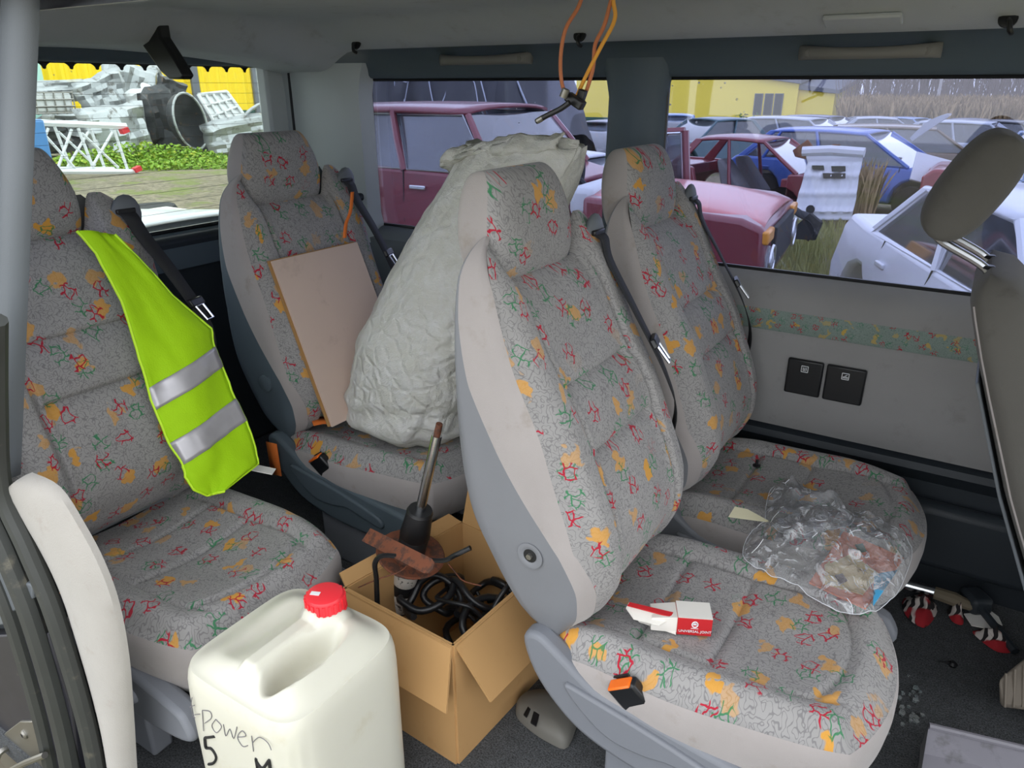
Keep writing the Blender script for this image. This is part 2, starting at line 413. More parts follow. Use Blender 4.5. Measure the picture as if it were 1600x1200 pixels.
# ---- switch plates
def plate(x0, x1, icon):
    m = MB(); z0, z1 = .541, .648
    t = thing('window_switch_plate', icon[0], 'switch plate', ((x0+x1)/2, 2.148, z0))
    MB().box(((x0+x1)/2, 2.144, (z0+z1)/2), (x1-x0-.004, .014, z1-z0)).build('cover', 'black_plastic', t, bevel=.005)
    m = MB(); cx = (x0+x1)/2+icon[1]; cz = z1-.026
    for a, b in (((-1, -1), (1, -1)), ((1, -1), (1, 1)), ((1, 1), (-1, 1)), ((-1, 1), (-1, -1))):
        m.tube([V(cx+a[0]*.009, 2.1365, cz+a[1]*.009), V(cx+b[0]*.009, 2.1365, cz+b[1]*.009)], .0011, 5)
    for st in icon[2]:
        m.tube([V(cx+a*.009, 2.1365, cz+b*.009) for a, b in st], .0010, 5)
    m.build('printed_icon', 'white_print', t)
basic('white_print', (225, 228, 230), .6)
plate(-.388, -.285, ('black square cover with a white door icon on the grey side panel', 0, [[(-.5, -.5), (-.5, .55), (.5, .55), (.5, -.5), (-.5, -.5)], [(-.5, .1), (.5, .1)], [(-.1, -.5), (-.1, .1)]]))
plate(-.281, -.172, ('black square cover with a white ashtray icon on the grey side panel', 0, [[(-.7, -.5), (.7, -.5)], [(-.55, -.15), (.55, -.15)], [(-.2, .1), (.5, .6)], [(-.7, -.5), (-.55, -.15)], [(.7, -.5), (.55, -.15)]]))
# ---- grab handles
def grab(px0, px1, py, label):
    a = on_y(px0, py, 2.205); b = on_y(px1, py, 2.205); z = (a.z+b.z)/2
    t = thing('grab_handle', label, 'grab handle', ((a.x+b.x)/2, 2.205, z))
    xs = [lerp(a.x, b.x, k/16) for k in range(17)]
    rows = []
    for k, x in enumerate(xs):
        u = abs(2*k/16-1); yy = 2.155 + .045*u**4; h = lerp(.014, .019, u**3); zz = z-.006*(1-u*u)
        rows.append([V(x, yy-.010*math.cos(t_)*(1.0), zz+h*math.sin(t_)) for t_ in [2*PI*j/12 for j in range(12)]])
    MB().rows(rows, closed=True, cap0=True, cap1=True).build('grip', 'plastic_handle', t, smooth=60)
    for x in (lerp(a.x, b.x, .09), lerp(a.x, b.x, .91)):
        MB().lathe([(.010, 0), (.010, .004), (.007, .006)], (x, 2.172, z-.003), 14, Rx(PI/2)).build('screw_cap', 'plastic_handle', t)
        MB().box((x, 2.203, z), (.034, .05, .026)).build('mount', 'plastic_handle', t, bevel=.006)
basic('plastic_handle', (118, 116, 112), .5, var=.05)
grab(690, 832, 92, 'grey grab handle above the middle window behind the white sack')
grab(1250, 1472, 80, 'grey grab handle above the large window by the yellow building')
# ---- coat hooks
def hook(p, label):
    t = thing('coat_hook', label, 'coat hook', p)
    MB().lathe([(.019, 0), (.019, .006), (.012, .009)], p, 18, Rx(PI/2.6)).build('rosette', 'black_plastic', t)
    MB().tube(catmull([p+V(0, -.004, 0), p+V(.004, -.022, -.006), p+V(.008, -.026, -.022), p+V(.012, -.016, -.028)]), .0055, 8).build('peg', 'black_plastic', t)
for px, py, lb in ((557, 63, 'black coat hook beside the rear corner of the headliner'), (907, 45, 'black coat hook above the middle pillar behind the dangling wires'), (1577, 22, 'black coat hook near the reading lamp lens')):
    q = on_y(px, py, 2.08); q.z = ceil_z(q.x, 2.08)-.004 if True else q.z
    hook(q, lb)
# ---- tailgate (rear wall)
wr = structure('wall_rear')
WY0, WY1, WB, WT = .62, 2.10, .895, 1.455
m = MB()
m.box((RX+.02, 1.36, .44), (.10, 1.75, .89)); m.build('tailgate_trim', 'plastic_dark', wr, bevel=.02)
side = [(RX-.02, WB), (RX+.035, WB-.012), (RX+.075, WB-.05), (RX+.085, WB-.12)]
MB().rows([[V(x, lerp(.5, 2.22, k/12), z) for k in range(13)] for x, z in side]).build('tailgate_ledge', 'plastic_blue', wr, smooth=60)
MB().box((RX+.01, 1.36, 1.50), (.06, 1.75, .10)).build('tailgate_header', 'plastic_blue', wr, bevel=.015)
MB().box((RX+.01, 2.155, 1.17), (.06, .125, .62)).build('tailgate_post', 'plastic_pillar_lit', wr, bevel=.012)
MB().box((RX+.01, .575, 1.17), (.06, .125, .62)).build('tailgate_post', 'plastic_pillar_lit', wr, bevel=.012)
MB().box((RX+.08, 2.195, 1.20), (.05, .05, .56)).build('weather_strip', 'black_plastic', wr, bevel=.02)
w1 = structure('window_1')
MB().box((RX-.012, 1.36, 1.175), (.005, 1.55, .60)).build('pane', 'glass_clear', w1)
MB().tube([V(RX-.005, WY0, WT), V(RX-.005, WY1, WT), V(RX-.005, WY1, WB), V(RX-.005, WY0, WB)], .010, 6, closed=True).build('rubber_seal', 'black_plastic', w1)
basic('heater', (90, 92, 86), .6)
wire_src = None
for k in range(14):
    z = .925+.036*k
    o = MB().tube([V(RX-.007, WY0, z), V(RX-.007, WY1, z)], .0007, 4).build('heating_wire', 'heater', w1) if wire_src is None else wire_src.copy()
    if wire_src is None: wire_src = o; z00 = z
    else: C.objects.link(o); o.location.z = z-z00
# printed border tabs at the top of the glass
tab0 = None
for k in range(18):
    y = WY0+.06+k*.082
    if tab0 is None:
        m = MB(); 
        pts = [V(RX-.006, y-.041, WT), V(RX-.006, y+.041, WT), V(RX-.006, y+.041, WT-.026)]+[V(RX-.006, y+.036*math.cos(a), WT-.024+.020*math.sin(a)) for a in [j*PI/10 for j in range(11)]]+[V(RX-.006, y-.041, WT-.026)]
        o = tab0 = m.prism(pts, (.0015, 0, 0)).build('printed_tab', 'black_plastic', w1); y00 = y
    else:
        o = tab0.copy(); C.objects.link(o); o.location.y = y-y00
# ---- near side wall, rear quarter and front pillar
wn = structure('wall_right')
MB().box((-2.02, .535, .40), (.90, .05, .92)).build('quarter_trim', 'plastic_mid', wn, bevel=.02)
MB().box((-1.93, .50, 1.50), (1.08, .06, .14)).build('quarter_rail', 'plastic_mid', wn, bevel=.02)
MB().box((-2.38, .49, 1.15), (.18, .06, .62)).build('quarter_post', 'plastic_mid', wn, bevel=.02)
MB().box((1.0, .46, .40), (1.1, .07, .92)).build('front_door_trim', 'plastic_mid', wn, bevel=.02)
m = MB(); m.hexa([V(.46, .43, .8), V(.58, .43, .8), V(.58, .50, .8), V(.46, .50, .8)], [V(.46, .55, 1.55), V(.56, .55, 1.55), V(.56, .62, 1.55), V(.46, .62, 1.55)])
m.build('centre_pillar', 'plastic_mid', wn, bevel=.015)
w4 = structure('window_4'); MB().box((-1.86, .505, 1.145), (.84, .005, .58)).build('pane', 'glass_tint', w4)
MB().box((-1.46, .52, 1.145), (.08, .05, .60)).build('quarter_post', 'plastic_mid', wn, bevel=.012)
# upper pillar trim beside the sliding door opening (left edge of the opening)
tr = structure('trim_1')
def loft_bar(name, mat, left, right, dep, par, n=9, bul=1.0):
    """bar between two edge polylines (same count), rounded toward -y"""
    rows = []
    for a, b in zip(left, right):
        a = Vector(a); b = Vector(b); r = []
        for k in range(n):
            t = k/(n-1); s = math.sin(PI*t)**.6*bul
            r.append(a.lerp(b, t)+V(0, -dep*s, 0))
        for k in range(n-1, -1, -1):
            t = k/(n-1); r.append(a.lerp(b, t)+V(0, dep*.5, 0))
        rows.append(r)
    return MB().rows(rows, closed=True, cap0=True, cap1=True).build(name, mat, par, smooth=60)
ey = [(0, .655), (150, .63), (300, .60), (450, .575), (600, .55), (745, .525)]
L = catmull([on_y(8-.012*py, py, y) for py, y in ey], 4); Rr = catmull([on_y(52-.038*py, py, y) for py, y in ey], 4)
L = [L[0]+(L[0]-L[1])*3]+L; Rr = [Rr[0]+(Rr[0]-Rr[1])*3]+Rr
loft_bar('pillar_cover', 'plastic_mid', L, Rr, .02, tr)
lf = [(22, 772), (32, 805), (70, 865), (100, 930), (122, 1000), (146, 1080), (164, 1150), (176, 1215), (185, 1290)]
rt = [(40, 742), (84, 765), (122, 822), (155, 885), (178, 950), (193, 1030), (200, 1110), (207, 1215), (212, 1290)]
loft_bar('lower_cover', 'trim_velour', catmull([on_y(*p, .50) for p in lf], 4), catmull([on_y(*p, .50) for p in rt], 4), .022, tr).modifiers.clear()
# door seal: two ridges of rubber
seal = structure('trim_2')
sp = [(-8, 500), (-6, 640), (2, 760), (40, 850), (74, 930), (98, 1000), (122, 1080), (140, 1150), (152, 1215), (160, 1290)]
MB().tube(catmull([on_y(*p, .475) for p in sp], 4), .017, 10).build('inner_lip', 'rubber', seal)
sp2 = [(x-30-.015*(y-700), y+8) for x, y in sp]
MB().tube(catmull([on_y(*p, .455) for p in sp2], 4), .020, 10).build('outer_lip', 'rubber', seal)
sp3 = [(x-58-.015*(y-700), y+14) for x, y in sp]
MB().tube(catmull([on_y(*p, .46) for p in sp3], 4), .018, 10).build('channel', 'rubber', seal)
# painted body post with the striker
bp = structure('wall_post')
basic('body_paint', (38, 38, 46), .5, var=.3, vscale=18, col2=(100, 96, 88), thr=(.66, .80), coat=.1)
o1 = [on_y(*p, .462) for p in [(-160, 1000), (72, 990), (110, 1100), (135, 1300), (-160, 1300)]]
MB().prism(o1, (0, .03, 0)).build('post_panel', 'body_paint', bp, bevel=.004)
o1 = [on_y(*p, .468) for p in [(-160, 760), (-20, 770), (30, 850), (66, 930), (74, 968), (-160, 985)]]
MB().prism(o1, (0, .03, 0)).build('upper_post_panel', 'body_paint', bp, bevel=.004)
o1 = [on_y(*p, .458) for p in [(-40, 862), (10, 900), (50, 915), (52, 935), (14, 960), (12, 975), (-40, 985)]]
MB().prism(o1, (0, .012, 0)).build('door_roller_bracket', 'plastic_mid', bp, bevel=.003)
crack = [on_y(*p, .4615) for p in [(30, 1020), (40, 1050), (48, 1090), (56, 1120), (64, 1150), (74, 1180), (82, 1215)]]
MB().tube(crack, .0016, 5).build('panel_gap', 'black_plastic', bp)
st = thing('door_striker', 'worn zinc door striker plate with a cross-head screw on the dark post', 'striker', on_y(40, 1180, .455))
pl = [on_y(*p, .455) for p in [(-30, 1190), (8, 1145), (30, 1128), (52, 1128), (55, 1146), (70, 1150), (78, 1190), (66, 1215), (-30, 1230)]]
MB().prism(pl, (0, .008, 0)).build('plate', 'steel', st, bevel=.002)
q = on_y(39, 1147, .455)
sc_ = MB().lathe([(.0, 0), (.011, 0), (.011, .003), (.007, .006), (0, .006)], q, 18, Rx(PI/2)).build('screw', 'steel', st)
MB().box(q+V(0, -.006, 0), (.010, .002, .002), Ry(.5)).box(q+V(0, -.006, 0), (.002, .002, .010), Ry(.5)).build('cross_slot', 'black_plastic', sc_)
q0, q1, q2 = on_y(12, 1170, .45), on_y(12, 1200, .44), on_y(70, 1180, .44)
MB().tube(catmull([q0+V(0, .01, 0), q0+V(0, -.02, 0), q1+V(0, -.025, 0), on_y(40, 1192, .425), q2]), .007, 8).build('loop', 'steel', st)

# ================================================================ seats
XB = smooth_tab([(.36, -.555), (.375, -.585), (.44, -.640), (.51, -.686), (.625, -.735), (.81, -.760), (1.02, -.764), (1.112, -.758), (1.16, -.745)])
XF = smooth_tab([(.36, -.525), (.40, -.492), (.455, -.458), (.523, -.438), (.61, -.450), (.726, -.496), (.81, -.532), (.92, -.600), (1.04, -.660), (1.10, -.694), (1.16, -.715)])
HW = smooth_tab([(.36, .21), (.42, .232), (.50, .242), (.60, .250), (.80, .250), (.95, .243), (1.05, .228), (1.12, .205), (1.16, .175)])
SP = [(.36, .84), (.42, .83), (.50, .78), (.58, .70), (.66, .56), (.76, .40), (.88, .23), (1.00, .15), (1.16, .14)]   # plastic share of the side
def zt_of(w):    # top edge of the backrest over the width: shoulders rise beside the headrest
    a = abs(w)
    if w > 0: return 1.050 + .085*sstep(.125, .165, a) - .055*sstep(.215, .285, a)
    return 1.050 + .095*sstep(.135, .185, a) - .05*sstep(.20, .25, a)
def seat(name, label, cx, cy, tilt=0.0, rz=0.0, group=None, knob='hole', hr_rot=0.0, base_mat='plastic_grey', shell='plastic_shell', belt=True, buckle=True, bshift=0.0, side='velour_side', dress=None):
    T = thing(name, label, 'car seat', (cx, cy, 0), rz, group)
    base = Matrix.Translation(V(cx, cy, 0)) @ Matrix.Rotation(rz, 4, 'Z')
    piv = V(-.25, 0, .44)
    rot = Matrix.Translation(piv) @ Matrix.Rotation(tilt, 4, 'Y') @ Matrix.Translation(-piv)
    def L(x, w, z): return base @ rot @ V(x+.30, w, z)          # backrest space (A-world x) -> world
    def S(x, w, z): return base @ V(x+.30, w, z)                # cushion space
    # ---------- backrest rings
    NP, NG, NF = 9, 7, 90
    vs_ = [0, .012, .03, .055, .085]+[.085+(.90-.085)*k/74 for k in range(1, 75)]+[.92, .94, .955, .97, .98, .99, .997, 1.0]
    seams = [(.858, .006), (.738, .006)]
    rowsN = {k: [] for k in ('P0', 'G0', 'F', 'G1', 'P1', 'B')}; uvF = []
    for v in vs_:
        def zof(w): 
            return .362 + (zt_of(w)-.362)*v
        def sec(w, s):
            """s: 0 back .. 1 front (bolster crest), returns x"""
            z = zof(w); xb = interp(XB, z); xf = interp(XF, z)
            if v > .90:
                q = (v-.90)/.10; sh = math.sqrt(max(0, 1-q*q)); mid = lerp(xb, xf, .45)
                xb = lerp(mid, xb, sh); xf = lerp(mid, xf, sh)
            if v < .085:
                q = 1-v/.085; sh = math.sqrt(max(0, 1-q*q)); mid = lerp(xb, xf, .5)
                xb = lerp(mid, xb, sh); xf = lerp(mid, xf, sh)
            return lerp(xb, xf, s), z
        z0 = zof(.22); hw = interp(HW, z0)
        if v > .90: hw -= .03*((v-.90)/.10)**2.2
        sp = interp(SP, z0); sg = min(.96, max(.80, sp+.12)); FX = .026*sstep(.80, 1.02, z0)
        def sidept(sgn, s):
            z = zof(.22); T_ = interp(XF, z)-interp(XB, z)
            # rounded at back and front corners
            inset = .022*(1-sstep(0, .13, s))**2 + .05*sstep(.62, 1.0, s)**2
            w = hw-inset+(FX if sgn > 0 else 0)
            x, zz = sec(.22, s); return L(x, sgn*w, zz)
        rowsN['P0'].append([sidept(-1, sp*k/(NP-1)) + V(0, 0, 0) for k in range(NP)])
        rowsN['G0'].append([sidept(-1, lerp(sp, sg, k/(NG-1))) for k in range(NG)])
        rowsN['G1'].append([sidept(1, lerp(sg, sp, k/(NG-1))) for k in range(NG)])
        rowsN['P1'].append([sidept(1, sp*(1-k/(NP-1))) for k in range(NP)])
        # front
        fr = []; uf = []
        wE = hw-.05*sstep(.62, 1.0, sg)**2
        for k in range(NF+1):
            t = 2*k/NF-1; w = t*(wE+(FX if t > 0 else 0)); a = abs(w)
            x, z = sec(w if a < .215 else math.copysign(.215, w), 1.0)
            xs, _ = sec(.22, sg)
            eE = wE+(FX if t > 0 else 0); e = sstep(eE, eE-.055, a)                       # roll from side onto the bolster crest
            ctr = 1-sstep(.118, .155, a)                    # flat centre panel lies deeper
            sc = math.sqrt(max(0, 1-max(0, (v-.90)/.10)**2))
            zz = z; n_off = -.020*ctr*sc + .004*math.cos(a*9)
            gro = 0
            for zs, wd in seams:
                gro += math.exp(-((zz-zs)/.0075)**2)*ctr
            gro += 1.5*math.exp(-((a-.146)/.0055)**2)*sstep(.36, .46, zz)
            puff = .010*ctr*(math.sin(PI*clamp((zz-.46)/(.738-.46)))**.5 if zz < .738 else math.sin(PI*clamp((zz-.738)/.12))**.5 if zz < .858 else math.sin(PI*clamp((zz-.858)/.19))**.5)
            xx = lerp(xs, x, e**.6) + n_off*e - .013*gro*sc + puff*sc
            fr.append(L(xx, w, zz)); uf.append((w, zz*1.06))
        cum = [0.0]
        for k in range(NF): cum.append(cum[-1]+(fr[k+1]-fr[k]).length)
        uf = [(cum[k]-cum[NF//2], uf[k][1]) for k in range(NF+1)]
        rowsN['F'].append(fr); uvF.append(uf)
        rowsN['B'].append([L(sec(lerp(hw-.022, -(hw-.022), k/10)*.98, 0)[0]-.010*math.sin(PI*k/10), lerp(hw-.022, -(hw-.022), k/10), zof(lerp(.22, -.22, k/10))) for k in range(11)])
    br = MB().rows(rowsN['F'], uvF).build('backrest_cover', 'velour_print' if dress is None else dress, T, smooth=70)
    for k, nm, mt in (('G0', 'side_panel', side), ('G1', 'side_panel', side)):
        MB().rows(rowsN[k]).build(nm, mt, T, smooth=70, label='plain grey velour side of the backrest')
    m = MB(); m.rows(rowsN['P1']); m.rows(rowsN['B']); m.rows(rowsN['P0'])
    sh = m.build('backrest_shell', shell, T, smooth=60, label='grey plastic back shell')
    # seat-belt shoulder
    zp = .565; xk = -.585
    if knob == 'hole':
        # ring and dark socket where the recliner knob is missing
        c = L(xk, -.2485, zp)
        m = MB().lathe([(.012, .0), (.024, .0), (.027, .003), (.020, .004), (.017, .0025), (.012, .001)], c, 26, Rx(PI/2))
        kn = m.build('knob_socket', shell, T, smooth=50)
        MB().lathe([(.0, .0), (.014, .0), (.014, .0022), (0, .0022)], c, 20, Rx(PI/2)).build('socket_hole', 'black_plastic', kn)
        MB().lathe([(.0, .0), (.006, .0), (.006, .008), (0, .008)], c, 6, Rx(PI/2)).build('bolt_head', 'steel', kn)
    elif knob == 'cap':
        c = L(xk, -.2485, zp-.01)
        MB().lathe([(.0, .0), (.026, .0), (.026, .006), (.020, .009), (0, .010)], c, 26, Rx(PI/2)).build('recliner_knob', shell, T, smooth=50)
    # ---------- headrest
    n = 44; hrR = []; hrU = []
    hc = V(-.764, -.014, 1.135); rr = Matrix.Rotation(hr_rot-.16, 3, 'Y')
    NR = 26
    for j in range(NR+1):
        a = -PI/2+PI*j/NR; hz = math.copysign(abs(math.sin(a))**.72, math.sin(a))*.105; sc = abs(math.cos(a))**.62
        ring = []; ur = []
        for k in range(n):
            b = 2*PI*k/n
            ex = .55
            cx_ = math.copysign(abs(math.cos(b))**ex, math.cos(b)); sy_ = math.copysign(abs(math.sin(b))**.5, math.sin(b))
            wtop = lerp(.152, .120, sstep(-.02, .11, hz))
            x_ = cx_*.060*(sc*.9+.1*sc) * (1.05 if cx_ > 0 else .95); w_ = sy_*wtop*lerp(.80, 1.0, sc) * (sc if sc < .2 else 1) if sc > 0.001 else 0
            p = rr @ V(x_, 0, hz); ring.append(L(hc.x+p.x, hc.y+w_, hc.z+p.z)); ur.append((w_+.5, hz+.3+x_))
        cum = [0.0]
        for k in range(n): cum.append(cum[-1]+(ring[(k+1) % n]-ring[k]).length)
        tot = cum[-1]
        ur = [((cum[k] if k <= n//2 else cum[k]-tot)+.5, ur[k][1]) for k in range(n)]
        hrR.append(ring); hrU.append(ur)
    # split: front half printed, back and near side plain
    def cut(i0, i1):
        idx = [(i % n) for i in range(i0, i1+1)]
        return [[r[i] for i in idx] for r in hrR], [[u[i] for i in idx] for u in hrU]
    rF, uF = cut(-9, 9); rB, uB = cut(9, n-9)
    hp = MB().rows(rF, uF).build('headrest', 'velour_print' if dress is None else dress, T, smooth=70)
    MB().rows(rB, uB).build('headrest_back', side if dress is None else dress, hp, smooth=70)
    for w in (-.07, .07):
        MB().tube([L(-.752, w, 1.08), L(-.735, w, 1.00)], .006, 8).build('headrest_post', 'chrome', hp)
    # ---------- belt guide, strap and tongue on the far shoulder
    if belt:
        bw = .205+bshift*.3
        el = []
        for j in range(9):
            q = PI*j/8; el.append([L(-.700+.016*math.sin(q)*math.cos(2*PI*k/20), bw+.012+.040*math.sin(q)*math.sin(2*PI*k/20)*1.0, 1.078+.050*math.cos(q)) for k in range(20)])
        gd_ = MB().rows(el, closed=True).build('belt_guide', 'plastic_mid', T, smooth=70)
        MB().box(L(-.686, bw+.004, 1.090), (.010, .050, .012)).build('belt_slot', 'black_plastic', gd_, bevel=.003)
        pts = [L(-.700, bw+.004, 1.090), L(-.672, bw+.006, 1.078), L(-.655, bw+.012+bshift*.2, 1.03), L(interp(XF, .93)+.018, bw+.022+bshift*.6, .93), L(interp(XF, .80)+.008-bshift*.3, bw+.038+bshift, .80), L(interp(XF, .70)-.010, bw+.052, .68), L(-.535, bw+.060, .52), L(-.56, bw+.062, .40)]
        pc = catmull(pts, 6); rows = []
        for i, p in enumerate(pc):
            t_ = i/(len(pc)-1); tw = lerp(.05, .75, t_**1.5)     # strap twists from facing forward to facing the side
            d = base.to_3x3() @ V(-math.sin(tw), math.cos(tw), 0)*.021
            rows.append([p-d, p, p+d])
        MB().rows(rows).build('belt_strap', 'black_belt', T, solid=.0025)
        i = int(len(pc)*.50); p = pc[i]; dn = (pc[i+1]-pc[i-1]).normalized(); sd = (rows[i][2]-rows[i][0]).normalized(); nn = sd.cross(dn).normalized()
        if nn.x < 0: nn = -nn
        def Q(a, b, c): return p + sd*a + dn*b + nn*c
        tg = MB().hexa([Q(-.027, -.012, .002), Q(.027, -.012, .002), Q(.027, .012, .002), Q(-.027, .012, .002)], [Q(-.024, -.010, .014), Q(.024, -.010, .014), Q(.024, .010, .014), Q(-.024, .010, .014)]).build('belt_tongue', 'black_plastic', T, bevel=.003)
        fr_ = [Q(-.014, .010, .010), Q(-.012, .052, .016), Q(.012, .052, .016), Q(.014, .010, .010)]
        MB().tube(fr_+[fr_[0]], .0032, 6, flat=1.0).build('steel_loop', 'chrome', tg)
    # ---------- cushion
    NU, NV = 96, 84
    cxm, cl, cwd = -.262, .307, .252
    def pl(u, v):
        s = .30+.34*max(0, u); x = u*math.sqrt(1-.5*s*.9*v*v); w = v*math.sqrt(1-.5*s*u*u)
        w *= 1-.05*sstep(-.2, 1, u)
        return cxm+x*cl, w*cwd
    def top(x, w, u, v):
        e = max(abs(u), abs(v)); a = abs(w)
        z = .385 + .018*sstep(-.35, .0, x) - .012*sstep(-.40, -.56, x)
        z += .022*sstep(.13, .20, a)*sstep(.05, -.2, x)*1.0 - .018*(1-sstep(.0, .19, a))*sstep(.02, -.16, x)
        z -= .045*sstep(.72, 1.0, max(abs(v), u))**2.2 + .008*sstep(-.7, -1.0, u)
        ws = .155-.03*sstep(-.12, .0, x)
        g = math.exp(-((a-ws)/.0065)**2)*sstep(-.50, -.44, x)*(1-sstep(-.06, -.01, x))
        inn = 1-sstep(ws-.01, ws, a)
        g += math.exp(-((x+.40)/.0065)**2)*inn + math.exp(-((x+.255)/.006)**2)*inn*.8
        xfr = -.055+.05*(1-(w/.16)**2) - .03
        g += math.exp(-((x-xfr)/.007)**2)*inn
        z += .006*inn*abs(math.sin(PI*clamp((x+.40)/.145)))**.6 if x < -.11 else 0
        return z-.010*g
    def gf(u_, v_):
        u, v = 2*u_-1, 2*v_-1; x, w = pl(u, v); return S(x, w, top(x, w, u, v))
    def gu(u_, v_, p):
        u, v = 2*u_-1, 2*v_-1; x, w = pl(u, v); return (w+3, x+2)
    MB().grid(gf, NU, NV, gu).build('cushion_cover', 'velour_print' if dress is None else dress, T, smooth=70)
    edge = [(i/NU*2-1, -1) for i in range(NU)]+[(1, i/NV*2-1) for i in range(NV)]+[(1-i/NU*2, 1) for i in range(NU)]+[(-1, 1-i/NV*2) for i in range(NV)]
    rows = []
    for k, (dz, sc) in enumerate(((0, 1.0), (-.006, 1.012), (-.02, 1.022), (-.045, 1.024), (-.075, 1.012), (-.105, .985), (-.125, .95), (-.135, .90))):
        r = []
        for (u, v) in edge:
            x, w = pl(u, v); z = top(x, w, u, v)
            r.append(S(cxm+(x-cxm)*(1+(sc-1)*.9), w*sc, z+dz))
        rows.append(r)
    MB().rows(rows, closed=True, cap1=True).build('cushion_side', side, T, smooth=70, label='plain grey velour edge of the cushion')
    # ---------- plastic side cover with handle recess
    def sidecover(sgn):
        yy = .256*sgn
        out_ = [(-.598, .372), (-.565, .392), (-.52, .368), (-.44, .318), (-.36, .308), (-.20, .285), (-.02, .258), (.02, .235), (.03, .19), (-.05, .165), (-.20, .155), (-.34, .165), (-.45, .19), (-.52, .235), (-.575, .30)]
        pts = catmull([V(x, 0, z) for x, z in out_], 4, closed=True)
        m = MB().prism([S(p.x, yy, p.z) for p in pts], (base.to_3x3() @ V(0, -sgn*.045, 0)))
        o = m.build('side_cover', base_mat, T, bevel=.012, bseg=3)
        inn = [(-.50, .310), (-.44, .305), (-.28, .275), (-.15, .238), (-.14, .205), (-.20, .215), (-.27, .232), (-.33, .222), (-.40, .225), (-.46, .262)]
        p2 = catmull([V(x, 0, z) for x, z in inn], 4, closed=True)
        MB().prism([S(p.x, yy+sgn*.010, p.z) for p in p2], (base.to_3x3() @ V(0, -sgn*.02, 0))).build('pull_recess', base_mat, o, bevel=.007, bseg=3)
    sidecover(-1); sidecover(1)
    MB().box(S(-.28, 0, .215), (.46, .44, .10), base.to_3x3()).build('seat_pan', 'plastic_dark', T, bevel=.02)
    MB().box(S(-.30, -.205, .085), (.24, .05, .17), base.to_3x3()).build('leg_cover', 'plastic_grey', T, bevel=.008)
    MB().box(S(-.30, .205, .085), (.24, .05, .17), base.to_3x3()).build('leg_cover', 'plastic_grey', T, bevel=.008)
    if buckle:
        r = base.to_3x3() @ Ry(-.62) @ Rx(.25)
        c = S(-.365, -.246, .336)
        b = MB().box(c, (.062, .026, .075), r).build('belt_buckle', 'black_plastic', T, bevel=.006)
        MB().box(c+r @ V(.0, -.004, .038), (.050, .024, .006), r).build('release_button', 'orange_plastic', b, bevel=.003)
        MB().box(c+r @ V(-.0, .011, .040), (.034, .005, .006), r).build('tongue_slot', 'black_plastic', b)
    return T
SG = 'velour passenger seats of the van'
seatA = seat('passenger_seat', 'velour seat with a red carton and plastic bag on its cushion', -.30, 1.25, group=SG, bshift=-.035)
seatB = seat('passenger_seat', 'velour seat against the window wall with a small black bolt on its cushion', -.30, 1.86, tilt=.0, group=SG, bshift=-.03, knob=None, buckle=False)
seatC = seat('passenger_seat', 'velour seat with a neon yellow vest over its backrest', -1.428, .83, tilt=.06, group=SG, knob=None, bshift=.045)
seatD = seat('passenger_seat', 'velour seat holding the cardboard sheet and white sack', -1.43, 1.59, tilt=.085, group=SG, knob='cap', bshift=.02, shell='plastic_blue', base_mat='plastic_blue')  # same seat as the others, its shade put into darker plastic

